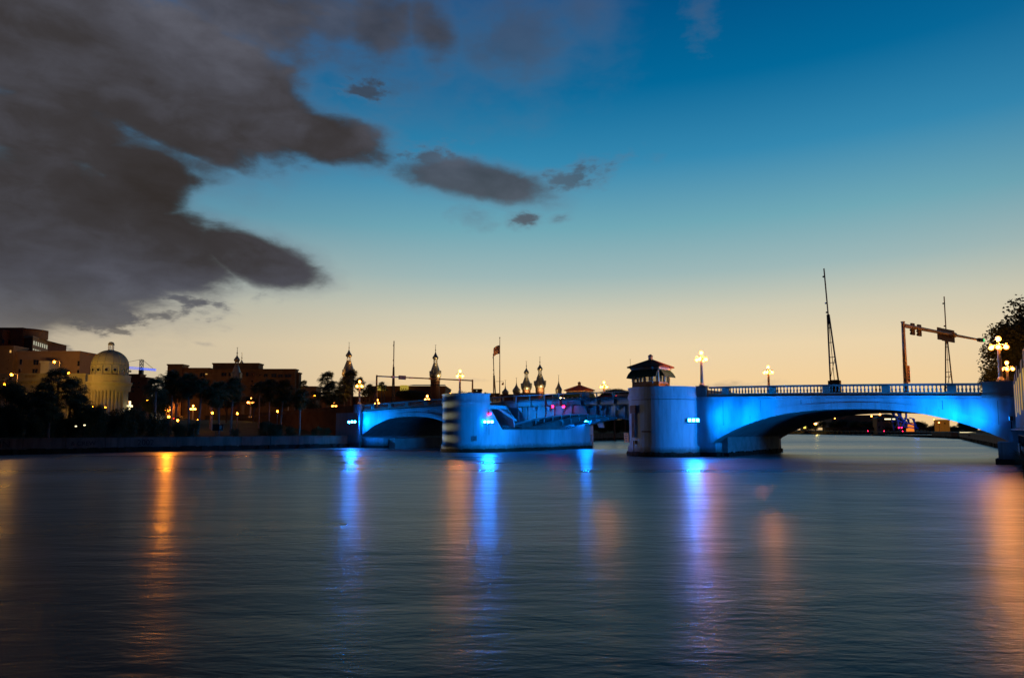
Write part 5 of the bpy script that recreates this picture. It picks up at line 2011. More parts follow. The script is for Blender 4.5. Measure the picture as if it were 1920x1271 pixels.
def leaf_crown(rx, ry, rz, n, seed, leaf=0.42, lobes=9):
    random.seed(seed)
    m = MB()
    cl = []
    for i in range(lobes):
        a_ = random.uniform(0, 2 * PI)
        r = random.uniform(0.25, 0.72)
        zz = random.uniform(-0.45, 0.62)
        k = math.sqrt(max(0.1, 1 - zz * zz))
        cl.append((math.cos(a_) * r * rx * k, math.sin(a_) * r * ry * k, zz * rz, random.uniform(0.28, 0.48)))
    cl.append((0, 0, 0.2 * rz, 0.55))
    for i in range(n):
        c = random.choice(cl)
        d = Vector((random.gauss(0, 1), random.gauss(0, 1), random.gauss(0, 1))).normalized()
        rr_ = random.random() ** 0.35 * random.uniform(0.85, 1.08)
        p = Vector((c[0] + d.x * rx * c[3] * rr_, c[1] + d.y * ry * c[3] * rr_, c[2] + d.z * rz * c[3] * rr_))
        s_ = leaf * random.uniform(0.6, 1.3)
        u = Vector((random.gauss(0, 1), random.gauss(0, 1), random.gauss(0, 0.7))).normalized()
        v = u.orthogonal().normalized()
        v = (Matrix.Rotation(random.uniform(0, 6.28), 3, u) @ v) * s_ * 0.45
        u = u * s_
        m.add([p, p + u * 0.5 + v, p + u, p + u * 0.5 - v], [(0, 1, 2, 3)])
    return m.mesh('crown', M_LEAF)


def tree_trunk(h_, r, seed, spread):
    random.seed(seed)
    m = MB()
    m.tube((0, 0, -0.5), (0, 0, h_ * 0.45), r, r * 0.7, n=8)
    for k in range(6):
        a_ = k * 1.05 + random.uniform(-0.3, 0.3)
        p0 = Vector((0, 0, h_ * random.uniform(0.28, 0.45)))
        p1 = Vector((math.cos(a_) * spread * 0.35, math.sin(a_) * spread * 0.35, h_ * random.uniform(0.55, 0.7)))
        p2 = Vector((math.cos(a_) * spread * 0.7, math.sin(a_) * spread * 0.7, h_ * random.uniform(0.7, 0.92)))
        m.tube(p0, p1, r * 0.45, r * 0.28, n=6)
        m.tube(p1, p2, r * 0.28, r * 0.1, n=5)
    return m.mesh('trunk', M_BARK)


CROWNS = [leaf_crown(1, 1, 1, 2600, s, 0.085) for s in (11, 12, 13)]
TRUNKS = [tree_trunk(1, 0.05, s, 0.4) for s in (1, 2, 3)]
DENSE = [leaf_crown(1, 1, 1, 13000, s, 0.052, 16) for s in (21, 22)]


def broad_tree(label, X, Y, zb, h_, rx, rz, k=0, dense=False, group='broad leaved trees', name='oak_tree', cat='tree'):
    th = thing(name, label, cat, (X, Y, zb), k * 1.3, group)
    c = put('crown', (DENSE if dense else CROWNS)[k % (2 if dense else 3)], th, (0, 0, h_ - rz * 0.93))
    c.scale = (rx, rx, rz)
    if dense:
        c2 = put('inner_crown', DENSE[(k + 1) % 2], th, (0, 0, h_ - rz * 0.95), 2.0)
        c2.scale = (rx * 0.88, rx * 0.88, rz * 0.88)
    t_ = put('trunk', TRUNKS[k % 3], th)
    t_.scale = (rx * 1.3, rx * 1.3, h_)
    return th


def palm_crown(seed, nf=34):
    """sabal palm head: fan leaves on petioles, drooping skirt; unit radius about 2.1 m"""
    random.seed(seed)
    m = MB()
    for i in range(nf):
        a_ = random.uniform(0, 2 * PI)
        t_ = i / nf
        el_ = R(78 - 120 * t_ + random.uniform(-12, 12))
        d = Vector((math.cos(a_) * math.cos(el_), math.sin(a_) * math.cos(el_), math.sin(el_)))
        p1 = d * random.uniform(0.8, 1.15)
        m.tube((0, 0, 0), p1, 0.035, 0.02, n=3, cap=False)
        side = d.cross(Vector((0, 0, 1)))
        if side.length < 0.1:
            side = Vector((1, 0, 0))
        side.normalize()
        upv = side.cross(d).normalized()
        nl = 15
        for j in range(nl):
            f_ = (j / (nl - 1) - 0.5) * 2
            ang_ = f_ * 1.9
            dirv = (d * math.cos(ang_) + side * math.sin(ang_)).normalized()
            L_ = random.uniform(0.85, 1.15) * (1.15 - 0.35 * abs(f_))
            mid = p1 + dirv * L_ * 0.6 + upv * 0.05
            tip = p1 + dirv * L_ + Vector((0, 0, -0.32 * L_)) - upv * 0.05
            wv = dirv.cross(upv).normalized() * 0.055
            m.add([p1, mid + wv, tip, mid - wv], [(0, 1, 2, 3)])
    return m.mesh('crown', M_PALM)


PALMC = [palm_crown(s) for s in (31, 32, 33)]


def palm_trunk(h_, lean, seed):
    random.seed(seed)
    m = MB()
    N_ = 10
    pts = [Vector((lean * (i / N_) ** 1.5, 0, h_ * i / N_)) for i in range(N_ + 1)]
    pts[0].z = -0.8
    for i in range(N_):
        r0 = 0.23 - 0.05 * i / N_ + (0.05 if i == N_ - 1 else 0)
        m.tube(pts[i], pts[i + 1], r0 + 0.02, r0 - 0.005, n=8, cap=(i == N_ - 1))
    return m.mesh('trunk', M_PBARK)


def palm(label, px, ytop, Y, k=0, sc=1.0, lean=0.0, ybase=None, group='sabal palms on the left bank', zb=None):
    X = Xof(px, Y, 10)
    g = ground(X, Y) if zb is None else zb
    zt = zof(ytop, Y)
    h_ = zt - g - 1.9 * sc
    th = thing('palm_tree', label, 'palm tree', (X - lean, Y, g), 0, group)
    put('trunk', palm_trunk(h_, lean, k), th)
    c = put('crown', PALMC[k % 3], th, (lean, 0, h_), k * 1.7)
    c.scale = (sc * 1.05, sc * 1.05, sc)
    if k % 2 == 0:
        # dead skirt of hanging fronds under the head
        sk = put('frond_skirt', PALMC[(k + 1) % 3], th, (lean, 0, h_ - 0.5 * sc))
        sk.scale = (sc * 0.8, sc * 0.8, -sc * 0.95)
    return th


LP = [  # px, ytop, distance behind the wall, variant, scale, lean, label
    (82, 712, 8, 0, 1.35, 0, 'left palm of the tall dark clump in front of the cream wing'), (108, 684, 10, 1, 1.5, 0, 'highest palm of the dark clump below the pole light'),
    (135, 703, 9, 2, 1.5, 0.4, 'right palm of the dark clump reaching toward the dome'), (95, 730, 5, 2, 1.5, 0, 'low front palm of the dark clump at the left'), (150, 735, 8, 0, 1.2, 0, 'low palm just left of the dome columns'),
    (292, 702, 12, 1, 1.4, 0, 'palm right of the crane, left edge of the dark palm mass'), (322, 690, 16, 2, 1.5, 0, 'palm in front of the left end of the brown building'), (352, 694, 12, 0, 1.5, -0.4, 'broad palm in the middle of the dark mass'),
    (378, 705, 9, 1, 1.4, 0.5, 'right palm of the dark mass beside the windows'), (408, 709, 7, 0, 1.6, -0.5, 'palm left of the silver minaret, tilted trunk'), (437, 703, 9, 2, 1.5, 0.3, 'palm directly below the silver minaret'),
    (505, 706, 16, 0, 1.45, 0, 'palm covering the middle windows of the brown building'), (532, 708, 11, 2, 1.5, 0.6, 'palm with two leaning trunks by the orange pole'), (563, 725, 5, 0, 1.3, 0, 'single low palm with a straight blue lit trunk'),
    (568, 711, 70, 1, 1.0, 0, 'little palm silhouette right of the brown building'), (617, 712, 10, 2, 1.55, 0, 'blue tinted palm left of the globe lamp'), (613, 693, 34, 1, 1.5, 0, 'palm silhouette standing highest at the left of the pair'),
    (645, 706, 6, 0, 1.45, 0, 'front palm of the pair beside the small arch'), (657, 690, 24, 1, 1.55, 0, 'back palm hiding the lower minaret body'), (673, 705, 30, 2, 1.1, 0, 'small palm head right of the minaret'), (486, 712, 20, 1, 1.2, 0, 'narrow palm right of the lit minaret')]
for i, (px, yt, d, k, sc, lean, lab) in enumerate(LP):
    palm(lab, px, yt, on_bank(px, d), k, sc, lean)
for px, yt, Y, lab in ((715, 714, 260, 'tiny palm silhouette beyond the gantry left post'), (692, 718, 240, 'second tiny palm silhouette beyond the gantry'), (720, 720, 280, 'third tiny palm left of the clerestory')):
    palm(lab, px, yt, Y, 1, 0.95, 0, zb=8)

OT = [  # px, ytop, Y, radius px, height px of crown half, label
    (22, 716, 132, 27, 24, 'round dark tree at the lower left edge'), (-25, 722, 130, 30, 26, 'dark tree cut by the left edge of the photograph'),
    (425, 735, 165, 30, 18, 'dark tree below the silver minaret'), (475, 738, 170, 26, 16, 'dark tree left of the palm trio by the brown building'), (525, 734, 172, 30, 18, 'dark tree behind the leaning palm trunks'), (578, 744, 180, 24, 16, 'dark tree between the low palm and the blue tinted palm'), (636, 732, 175, 26, 18, 'dark tree between the two palm pairs by the small arch'), (60, 735, 128, 34, 26, 'dark tree in front of the cream wing'), (296, 738, 200, 30, 22, 'dark tree filling the gap right of the crane block'), (330, 712, 150, 40, 24, 'broad dark tree between the palm mass and the lawn'), (290, 722, 140, 24, 22, 'dark tree right of the crane foot'), (395, 722, 150, 30, 22, 'dark tree below the palms left of the minaret'),
    (600, 728, 240, 20, 14, 'dark tree behind the single low palm'), (690, 722, 230, 24, 14, 'dark tree behind the pylon lamp'), (770, 731, 230, 40, 10, 'dark tree mass over the left arch balustrade'),
    (870, 731, 215, 16, 9, 'tree tops right of the lit lamp by the left tower'), (912, 733, 215, 10, 8, 'small tree top left of the raised gate pair'), (1100, 728, 230, 18, 10, 'tree behind the far bridge house'),
    (1152, 729, 240, 30, 9, 'ragged tree line left of the round tower'), (1172, 733, 238, 18, 9, 'small tree beside the round tower edge'), (1075, 730, 240, 12, 9, 'small tree beside the stepped turret')]
for i, (px, yt, Y, rp_, hp, lab) in enumerate(OT):
    X = Xof(px, Y, 8)
    g = ground(X, Y)
    s_ = Y / F
    broad_tree(lab, X, Y, g, zof(yt, Y) - g, rp_ * s_, max(hp * s_, 2.0), i, dense=(rp_ > 26))
FT = 'first second third fourth fifth sixth seventh eighth ninth tenth eleventh twelfth'.split()
for i in range(12):
    px = 20 + i * 58 + (i % 3) * 9
    Y = 400 + (i % 4) * 12
    X = Xof(px, Y, 10)
    broad_tree('%s far tree from the left in the dim row behind the left bank buildings' % FT[i], X, Y, 7.0, zof(744 + (i % 3) * 4, Y) - 7.0, 12.5, 7.0, i, dense=True, group='far row of trees behind the left bank')
# shrubs and hedges near the seawall: (px, ytop, rx px, label)
SH = []
random.seed(77)
for i in range(22):
    px = -20 + i * 18.5 + random.uniform(-4, 4)
    yt = 762 + random.uniform(-10, 16) if px < 300 else 786 + random.uniform(-6, 8)
    if 440 < px < 460:
        continue
    SH.append((px, yt, random.uniform(14, 22) if px < 300 else random.uniform(10, 15), random.uniform(2, 9)))
SH += [(500, 789, 22, 5), (518, 793, 16, 4), (545, 795, 16, 5), (597, 795, 15, 5), (612, 798, 12, 4), (440, 800, 12, 4), (160, 757, 26, 14), (215, 764, 22, 12), (255, 768, 22, 12), (60, 750, 26, 12), (15, 755, 30, 10)]
SIDE = ['low', 'ragged', 'rounded', 'dark', 'spreading', 'leafy', 'dense', 'wispy']
SH.sort()
ORD = 'first second third fourth fifth sixth seventh eighth ninth tenth eleventh twelfth thirteenth fourteenth fifteenth sixteenth seventeenth eighteenth nineteenth twentieth'.split()
ORD += ['twenty-' + q for q in ORD[:9]] + ['thirtieth'] + ['thirty-' + q for q in ORD[:9]]
for i, (px, yt, rp_, d) in enumerate(SH):
    Y = on_bank(px, d, 5)
    X = Xof(px, Y, 5)
    g = ground(X, Y)
    s_ = Y / F
    h_ = max(1.2, zof(yt, Y) - g)
    th = thing('waterfront_shrub', 'dark leafy shrub along the left seawall, %s from the left edge' % ORD[i], 'shrub', (X, Y, g - 0.2), i * 0.9, 'shrubs along the left seawall')
    c = put('foliage', (CROWNS + DENSE)[i % 5], th, (0, 0, h_ * 0.42))
    c.scale = (rp_ * s_, rp_ * s_, h_ * 0.62)
# dark woods on the upstream bank seen below the drawbridge
WD = []
for i, (px, yt) in enumerate(((1112, 778), (1128, 782), (1143, 780), (1158, 784), (1172, 782), (1186, 784))):
    Y = 262 + i * 4
    X = Xof(px, Y, 8)
    broad_tree('%s dark tree under the drawbridge span, on the upstream bank' % ('first first second third fourth fifth sixth'.split()[i + 1]) + ' from the left', X, Y, ground(X, Y), max(4, zof(yt, Y) - ground(X, Y)), 3.2, 3.6, i, dense=True, group='trees under the drawbridge span')

# big oak at the right edge
Yo = 118
for (px, yt, rpx, rzz, Y, k, lab) in ((1918, 604, 84, 7.6, 122, 0, 'large dark tree behind the biggest globe lamp'), (1990, 556, 110, 9.5, 130, 1, 'taller dark tree cut by the right edge')):
    X = Xof(px, Y, 14)
    g = rground(X, Y)
    broad_tree(lab, X, Y, g, zof(yt, Y) - g, rpx * Y / F, rzz, k, dense=True, group='trees at the right end of the bridge')
broad_tree('low dark hedge tree at the foot of the big right tree', Xof(1882, 118, 9), 118, 7.0, 8.0, 4.0, 4.0, 1, dense=True, group='trees at the right end of the bridge')

# ---------------------------------------------------------------- rubble by the small arch, pole and panels on the lawn
rk = MB()
random.seed(9)
for i in range(26):
    u = -59.5 - random.random() * 5
    n = -2.0 - random.random() * 5
    x, y, _ = W(min(u, -58.9), n)
    r = random.uniform(0.15, 0.5)
    vs_ = [(x + r * math.cos(a_) * random.uniform(.7, 1.2), y + r * math.sin(a_) * random.uniform(.7, 1.2), z) for z, r2 in ((0.0, 1), (0.5 * r + 0.3, 1), (r + 0.4, 1)) for a_ in (0, 1.26, 2.5, 3.8, 5.0)]
    rk.add(vs_, [(a_, (a_ + 1) % 5, 5 + (a_ + 1) % 5, 5 + a_) for a_ in range(5)] + [(5 + a_, 5 + (a_ + 1) % 5, 10 + (a_ + 1) % 5, 10 + a_) for a_ in range(5)] + [(10, 11, 12, 13, 14)])
tag(rk.build('rubble', M_ROCK, fix=False), 'heap of broken rocks at the waterline by the small arch', kind='stuff')

# ---------------------------------------------------------------- cars


def car(label, X, Y, z, ang, colour, tail=False):
    th = thing('car', label, 'car', (X, Y, z), ang, 'cars with their lights on')
    body = [(-2.2, 0.35), (2.2, 0.35), (2.25, 0.7), (2.05, 0.92), (1.1, 1.0), (-1.9, 1.02), (-2.25, 0.9), (-2.28, 0.55)]
    cabin = [(1.05, 1.0), (0.45, 1.42), (-1.2, 1.45), (-1.85, 1.02)]
    cm = mat('car_paint_' + colour[0], colour[1], 0.35, 0.2, var=0.05)
    MB().extr(body, -0.88, 0.88).build('body', cm, th)
    MB().extr(cabin, -0.74, 0.74).build('cabin', M_GLASS, th)
    MB().box(-1.15, 0.4, -0.70, 0.70, 1.44, 1.49).build('car_roof', cm, th)
    for x in (-1.4, 1.4):
        for y in (-0.82, 0.82):
            MB().tube((x, y - 0.1, 0.32), (x, y + 0.1, 0.32), 0.32, n=12).build('wheel', M_DARK, th)
    for y in (-0.62, 0.62):
        MB().box(2.16, 2.30, y - 0.16, y + 0.16, 0.6, 0.76).build('headlight', E_HEAD, th)
        MB().box(-2.34, -2.2, y - 0.16, y + 0.16, 0.68, 0.84).build('tail_light', E_TAIL, th)
    return th


for (px, py, Y, lab) in ((408, 753, 260, 'small sodium light on a thin pole left of the tallest park lamp'), (128, 700, 160, 'low sodium light glowing inside the dark clump of palms'), (398, 775, 300, 'added tiny sodium light low among the palm trunks'), (445, 776, 330, 'added tiny sodium light just left of the pale banner'), (590, 742, 300, 'tiny sodium light above the approach wall, behind the palm trunks'), (333, 789, 230, 'added low sodium light at the foot of the dark palm mass'), (372, 788, 240, 'added low sodium light left of the tall banner on the lawn'), (520, 772, 300, 'added tiny sodium light between the park lamp and the orange pole')):
    if py > 770:  # these low park lamps are added for more glow along the bank
        Y = on_bank(px, 16, 6)
    z = zof(py, Y)
    X = Xof(px, Y, z)
    th = thing('pole_light', lab, 'street light', (X, Y, ground(X, Y)), 0, 'sodium street lights on poles')
    h_ = z - th.location.z
    MB().tube((0, 0, 0), (0, 0, h_), 0.1, n=6).build('pole', M_GALV, th)
    MB().ball((0, 0, h_ + 0.1), 0.22, 8, 5).build('lamp_lens', E_SOD, th)
for k, (px, py) in enumerate(((28, 694), (62, 694), (112, 694))):  # lamps added on the roof to brighten the brown wall behind
    Y = 192
    z = zof(700, 172) + 0.3
    th = thing('added_roof_floodlight', ['left', 'middle', 'right'][k] + ' added floodlight on the roof of the classical wing aimed at the brown wall', 'flood light', (Xof(px, 180, 18), 180, z), 0, 'added floodlights on the classical wing roof')
    MB().tube((0, 0, -0.4), (0, 0, 0.1), 0.05, n=6).build('stand', M_DARK, th)
    MB().box(-0.25, 0.25, -0.1, 0.12, 0.05, 0.4).build('lamp_head', M_DARK, th)
    lamp_light('SPOT', (0, 0.4, 0.3), (1.0, 0.52, 0.14), 2600, th, 0.2, target=(0, 25, 3), angle=140, name='flood_beam')
E_HEAD = emitter('headlight', (1.0, 0.62, 0.25), 40.0)
E_TAIL = emitter('tail_light', (1.0, 0.03, 0.02), 12.0)
for u, n, dirn, col, lab in ((-9.5, 4.4, 1, ('grey', (0.2, 0.2, 0.2)), 'grey car left of the red signals on the drawbridge'), (0.5, 8.0, 1, ('red', (0.25, 0.03, 0.02)), 'red car behind the square board on the drawbridge'),
                             (6.5, 4.4, 1, ('silver', (0.45, 0.45, 0.45)), 'silver car beside the round tower on the drawbridge')):
    x, y, _ = W(u, n)
    car(lab, x, y, zpar(u) - 1.21 if False else ZF(u) - 1.22, -AL + (0 if dirn > 0 else PI), col)
for px, py, Y, lab, a_ in ((430, 787, 205, 'car with headlights on the lawn road, left of the tall park lamp', 0.4), (450, 787, 203, 'car right beside the tall park lamp on the lawn road', 0.4), (527, 781, 200, 'car near the leaning palm trunks', 0.3), (340, 786, 225, 'car low between the dark trees and the lawn lamps', 3.3)):
    X = Xof(px, Y, 6)
    car(lab, X, Y, ground(X, Y) + 0.05, a_ + PI + 0.6, ('dark', (0.05, 0.05, 0.06)))

# ---------------------------------------------------------------- far shore through the right arch
YF = 582


def fpos(px, y, Y=YF):
    return Xof(px, Y, 6), zof(y, Y)


lb = thing('low_rail_bridge', 'low dark railway bridge on piles across the far water', 'bridge', (Xof(1580, 570), 570, 0))
xa, xb = Xof(1545, 570) - lb.location.x, Xof(1830, 570) - lb.location.x
MB().box(xa, xb, -2, 2, zof(806, 570), zof(801, 570)).build('deck', M_DARK, lb)
k = xa
while k < xb:
    MB().box(k, k + 0.6, -1.6, -0.9, -1, zof(806, 570)).build('pile', M_BARK, lb)
    k += 3.4
bh = thing('bridge_control_tower', 'small square tower with a hipped roof on the far low bridge', 'tower', (Xof(1648, 566), 566, 2))
w_ = 7.2 * 566 / F
z0, z1, z2 = zof(808, 566) - 2, zof(784, 566) - 2, zof(780, 566) - 2
MB().box(-w_, w_, -w_, w_, z0 - 3, z1).build('wall', M_TAN, bh)
MB().prism([(-w_ * 1.2, -w_ * 1.2), (w_ * 1.2, -w_ * 1.2), (w_ * 1.2, w_ * 1.2), (-w_ * 1.2, w_ * 1.2)], z1, z2, [(-0.2, -0.2), (0.2, -0.2), (0.2, 0.2), (-0.2, 0.2)]).build('roof', M_DARK, bh)
for x, z in ((-1.6, 4), (1.6, 4), (-1.6, 9), (1.6, 9)):
    MB().box(x - 0.5, x + 0.5, -w_ - 0.06, -w_ + 0.05, z - 0.8, z + 0.8).build('window', M_GLASS, bh)
# blue lit bascule frame
bf = thing('blue_bascule_frame', 'blue lit steel frame of a lifting rail bridge under the arch crown', 'bridge', (Xof(1705, 500), 500, 0))
sp_ = mat('blue_steel', (0.05, 0.14, 0.38), 0.5)
fr = lambda px, y: (Xof(px, 500) - bf.location.x, zof(y, 500))
for (p, q, w2) in (((1675, 760), (1697, 792), 1.2), ((1690, 772), (1682, 786), 0.7), ((1697, 792), (1716, 797), 0.9), ((1712, 784), (1719, 803), 0.9), ((1700, 758), (1700, 782), 1.0),
                   ((1700, 782), (1690, 802), 1.0), ((1683, 786), (1686, 806), 1.0), ((1695, 800), (1722, 803), 0.7), ((1682, 786), (1692, 792), 0.8), ((1706, 783), (1716, 786), 0.6), ((1715, 786), (1715, 806), 0.7)):
    a_, b2 = fr(*p), fr(*q)
    MB().bar((a_[0], 0, a_[1]), (b2[0], 0, b2[1]), w2).build('truss_member', sp_, bf)
    MB().bar((a_[0], 7, a_[1]), (b2[0], 7, b2[1]), w2).build('truss_member', sp_, bf)
a_, b2 = fr(1691, 789), fr(1703, 803)
MB().box(a_[0], b2[0], 1, 6, b2[1], a_[1]).build('counterweight', M_GALV, bf)
lamp_light('POINT', (-2, -12, 12), (0.05, 0.2, 1.0), 2600, bf, 1.0, name='blue_light')
for px, y, lab in ((1685.5, 801.5, 'left red lamp of the close far pair'), (1690.5, 801.5, 'right red lamp of the close far pair'), (1627, 808, 'leftmost low red lamp on the far bridge'), (1657.5, 808, 'low red lamp under the far tower'), (1692, 808, 'rightmost low red lamp on the far bridge')):
    X, z = fpos(px, y, 496)
    th = thing('far_red_lamp', lab, 'signal light', (X, 496, z), 0, 'red lamps on the far bridge')
    MB().ball((0, 0, 0), 0.38 if y < 805 else 0.25, 8, 5).build('lens', E_RED, th)
    MB().tube((0, 0, -z - 1), (0, 0, -0.2), 0.1, n=5).build('pole', M_DARK, th)
FL = [(1529, 794, 560, 'brightest yellow starry lamp through the left of the arch', None, 1.1), (1566, 784, 575, 'small orange lamp right of the brightest far lamp', None, 0.5), (1635, 780, 575, 'orange lamp left of the far tower', None, 0.7),
      (1651, 777, 575, 'orange lamp above the far tower roof', None, 0.8), (1752, 786, 540, 'tiny orange lamp under the right half of the arch', None, 0.4), (1761, 792, 540, 'whitish lamp beside the orange far house', None, 0.6)]
for (px, y, Y, lab, _m, r) in FL:
    X, z = fpos(px, y, Y)
    th = thing('far_lamp', lab, 'street light', (X, Y, 2.3), 0, 'distant lamps through the arch')
    MB().tube((0, 0, 0), (0, 0, z - 2.3), 0.15, n=6).build('pole', M_DARK, th)
    MB().ball((0, 0, z - 2.3), r, 8, 5).build('lens', E_GLOBEF, th)
X, z = fpos(1529, 794, 556)
lamp_light('POINT', (X, 556, z), (1.0, 0.75, 0.15), 2500, None, 0.5, name='far_lamp_light')
o = bpy.data.objects['far_lamp_light']
o.parent = [q for q in C.objects if q.get('label', '').startswith('brightest yellow starry')][0]
o.location = (0, -2, z - 2.3)


def farbox(name, label, px0, px1, yt, Y, dp, material, wins=()):
    X = Xof((px0 + px1) / 2, Y, 6)
    th = thing(name, label, 'building', (X, Y, 2.0))
    xa, xb = Xof(px0, Y) - X, Xof(px1, Y) - X
    zt = zof(yt, Y) - 2
    w_ = MB().box(xa, xb, 0, dp, 0, zt).build('wall', material, th)
    MB().box(xa - 0.3, xb + 0.3, -0.3, dp + 0.3, zt, zt + 0.5).build('roof', M_DARK, th)
    for (a_, b2, y0, y1, mt) in wins:
        MB().box(Xof(a_, Y) - X, Xof(b2, Y) - X, -0.1, 0.05, zof(y1, Y) - 2, zof(y0, Y) - 2).build('window', mt, th)
    return th


farbox('far_flat_building', 'long pale building behind the far trees', 1560, 1668, 779, 640, 20, M_TAN)
farbox('far_lit_building', 'distant building with a bright lit band beside the far tower', 1655, 1682, 781, 600, 12, M_TAN, [(1656, 1679, 784.5, 786.5, E_CROSS)])
farbox('far_kiosk', 'small bright kiosk window at the left end of the far shore', 1505, 1513, 795, 577, 5, M_CREAM, [(1506.5, 1511, 797, 803, mat('kiosk_glow', (0.5, 0.45, 0.1), 0.8, emit=(1, 0.75, 0.12), estr=1.6))])
farbox('far_orange_house', 'small house with glowing orange walls under the right half of the arch', 1764, 1781, 788, 545, 8, mat('glowing_orange_wall', (0.3, 0.13, 0.05), 0.8, emit=(1, 0.35, 0.03), estr=0.12), [(1771, 1773, 792, 795, M_GLASS)])  # orange light on the walls put in as a faint glow
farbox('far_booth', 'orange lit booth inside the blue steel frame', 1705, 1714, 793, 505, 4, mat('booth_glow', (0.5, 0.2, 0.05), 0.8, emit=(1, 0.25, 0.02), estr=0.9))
do = thing('far_arena_roof', 'shallow grey dome roof beyond the far tower', 'building', (Xof(1662, 800), 800, 2))
MB().lathe([(40 * 800 / F * 0.75, 0), (38 * 800 / F * 0.75, zof(787, 800) - 2), (26 * 800 / F * 0.75, zof(780, 800) - 2), (10 * 800 / F * 0.75, zof(776.5, 800) - 2), (0.5, zof(775.5, 800) - 2)], n=32).build('roof', M_TAN, do, smooth=True)
for i in range(16):
    px = 1520 + i * 20 + (i % 3) * 4
    yt = [791, 787, 789, 785, 790, 788][i % 6] if px < 1700 else [793, 796, 790, 797][i % 4]
    Y = 590 + (i % 4) * 9
    X = Xof(px, Y, 8)
    broad_tree('%s dark tree from the left in the row seen through the arch' % ORD[i], X, Y, 2.0, zof(yt, Y) - 2, 7.5, 4.2, i, dense=(i % 2 == 0), group='trees in the row on the far shore')
fw = thing('far_seawall', 'dark far seawall at the waterline through the arch', 'wall', (Xof(1600, 573), 573, 0))
k = Xof(1430, 573) - fw.location.x
while k < Xof(1860, 573) - fw.location.x:
    MB().box(k, k + 9.9, -0.5, 0.9, -1, 2.6 + (0.4 if int(k) % 3 == 0 else 0)).build('wall_panel', M_SEAW if k < 0 else M_ROCK, fw)
    k += 10
# moored tour boat with a lit cabin roof and a gangway along the right bank
Yb_ = 300
bt = thing('tour_boat', 'lit white covered boat moored at the near bank beyond the right arch', 'boat', (Xof(1818, Yb_, 3), Yb_, 0), R(-62))
MB().extr([(-9, 0.9), (9, 0.9), (8.2, -0.3), (-8.2, -0.3)], -2.2, 2.2).build('hull', M_DARK, bt)
MB().box(-7, 7, -1.8, 1.8, 0.9, 2.6).build('cabin', M_TAN, bt)
MB().box(-8, 8, -2.1, 2.1, 2.6, 2.85).build('canopy', M_WHITE, bt)
for s_ in (-1, 1):
    MB().box(-3.0, 3.5, s_ * 2.12 - 0.03, s_ * 2.12 + 0.03, 2.68, 2.82).build('light_strip', E_CROSS, bt)
gw = thing('gangway', 'dark gangway leaning from the near bank into the water under the arch', 'gangway', (Xof(1838, 230, 2), 230, 0), R(-60))
MB().bar((6, 0, 2.6), (-3.5, 0, 2.0), 1.2, 0.35).build('deck', M_DARK, gw)
MB().bar((-1.0, 0, 1.9), (0.4, 0, -1), 0.5).build('leg', M_DARK, gw)
MB().bar((6, -0.6, 3.5), (-3.5, -0.6, 2.9), 0.12).build('rail', M_DARK, gw)

# ---------------------------------------------------------------- right edge: panelled wall and riverwalk
p0, p1 = Vector((57.5, 78.2)), Vector((32.2, 42.0))
dv = (p1 - p0)
L = dv.length
dv.normalize()
angw = math.atan2(dv.y, dv.x)
wl_ = thing('panelled_wall', 'tall ribbed wall with self-glowing yellow bays at the right edge', 'wall', (p0.x, p0.y, 0), angw)
# local x runs toward the camera side, local y points away from the river is +? (left of direction)
YEL = mat('glowing_yellow_bay', (0.50, 0.36, 0.06), 0.7, var=0.3, scale=0.8, emit=(0.8, 0.48, 0.03), estr=0.6)  # bays glow by themselves, lamp light put into their colour
RIB = mat('blue_grey_rib', (0.07, 0.08, 0.11), 0.6, var=0.3)
MB().box(0, L, 0.35, 3.5, 4.2, 9.5).build('core_wall', M_GALV, wl_)
k = 0.0
i = 0
while k < L - 0.2:
    MB().box(k, k + 3.6, -0.004, 0.35, 4.1, 9.45 + 0.35 * ((i * 7) % 3)).build('rib_panel', RIB, wl_)
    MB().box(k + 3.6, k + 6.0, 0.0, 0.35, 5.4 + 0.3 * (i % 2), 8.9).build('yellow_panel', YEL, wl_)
    MB().box(k + 3.6, k + 6.0, 0.0, 0.35, 4.2, 5.38 + 0.3 * (i % 2)).build('base_panel', RIB, wl_)
    k += 6.0
    i += 1
MB().box(-0.3, L, -0.45, 0.5, 3.92, 4.1).build('base_beam', RIB, wl_)
rwk = thing('riverwalk_deck', 'narrow riverwalk deck on piles below the panelled wall', 'walkway', (p0.x, p0.y, 0), angw)
MB().box(0.5, L, 0.1, 6.0, 1.9, 2.3).build('deck_slab', M_SEAW, rwk)
MB().box(3, 9, 0.0, 0.3, 1.2, 2.5).build('edge_beam', M_SEAW, rwk)
for i in range(9):
    MB().tube((2 + i * 4.5, 0.5, -2), (2 + i * 4.5, 0.5, 1.9), 0.22, n=8).build('pile', M_GROW, rwk)
for i in range(16):
    MB().box(1 + i * 2.5, 1.06 + i * 2.5, 0.15, 0.21, 2.3, 3.4).build('rail_post', M_DARK, rwk)
MB().box(0.5, L, 0.14, 0.22, 3.36, 3.44).build('handrail', M_DARK, rwk)
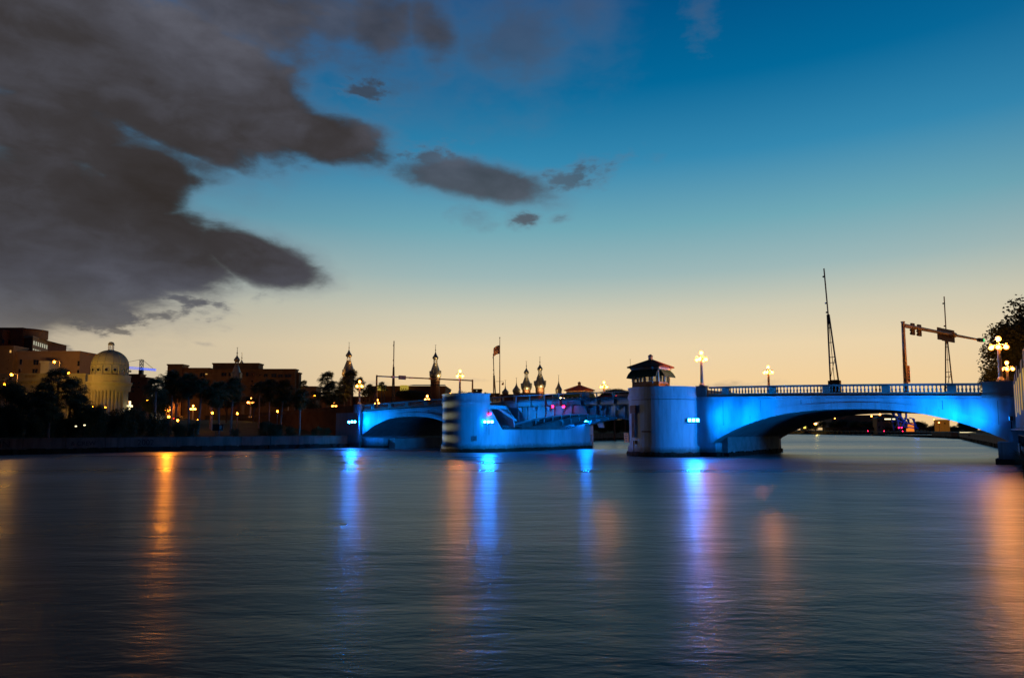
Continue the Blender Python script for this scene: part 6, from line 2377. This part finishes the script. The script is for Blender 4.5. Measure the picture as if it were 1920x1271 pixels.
# weeds hanging over the water
random.seed(12)
wd = MB()
for i in range(420):
    t_ = random.uniform(2, L)
    base_ = Vector((t_, random.uniform(-0.3, 0.3), random.uniform(0.3, 1.7)))
    d = Vector((random.gauss(0, 0.4), -abs(random.gauss(0.5, 0.3)), random.gauss(0.3, 0.5)))
    wv = Vector((0.05, 0, 0.02))
    wd.add([base_ - wv, base_ + wv, base_ + d * 0.8], [(0, 1, 2)])
wdo = wd.build('bank_weeds', M_LEAF, fix=False)
tag(wdo, 'dark weeds hanging from the seawall at the right edge', kind='stuff')
wdo.location = (p0.x, p0.y, 0)
wdo.rotation_euler = (0, 0, angw)
X = Xof(11, 146, 8)
th = thing('twin_head_light_pole', 'pole with two square floodlight heads against the cream wing at the far left', 'street light', (X, 146, ground(X, 146)))
hh_ = zof(712, 146) - ground(X, 146)
MB().tube((0, 0, 0), (0, 0, hh_), 0.12, 0.08, n=8).build('pole', M_DARK, th)
MB().box(-0.9, 0.9, -0.05, 0.05, hh_ - 0.05, hh_ + 0.05).build('crossarm', M_DARK, th)
for sx in (-0.75, 0.75):
    hd = MB().box(sx - 0.3, sx + 0.3, -0.25, 0.35, hh_ + 0.06, hh_ + 0.42).build('lamp_head', M_DARK, th)
    lamp_light('SPOT', (sx, 0.5, hh_ + 0.2), (1.0, 0.55, 0.1), 5000, th, 0.2, target=(sx * 3 + 3, 30, hh_ + 4), angle=80, name='flood_beam')

# small lights in the dark growth at the left
for px, y, lab in ((142, 800, 'tiny white light low in the dark shrubs at the left'), (158, 798, 'tiny green white light in the shrubs, right of the other')):
    Y = on_bank(px, 1.0, 4)
    th = thing('path_light', lab, 'path light', (Xof(px, Y, 4), Y, ground(Xof(px, Y), Y)), 0)
    z = zof(y, Y) - th.location.z
    MB().tube((0, 0, 0), (0, 0, z), 0.03, n=5).build('stake', M_DARK, th)
    MB().box(-0.14, 0.14, -0.05, 0.05, z, z + 0.2).build('lamp_head', E_CROSS, th)
print('objects', len(bpy.data.objects))
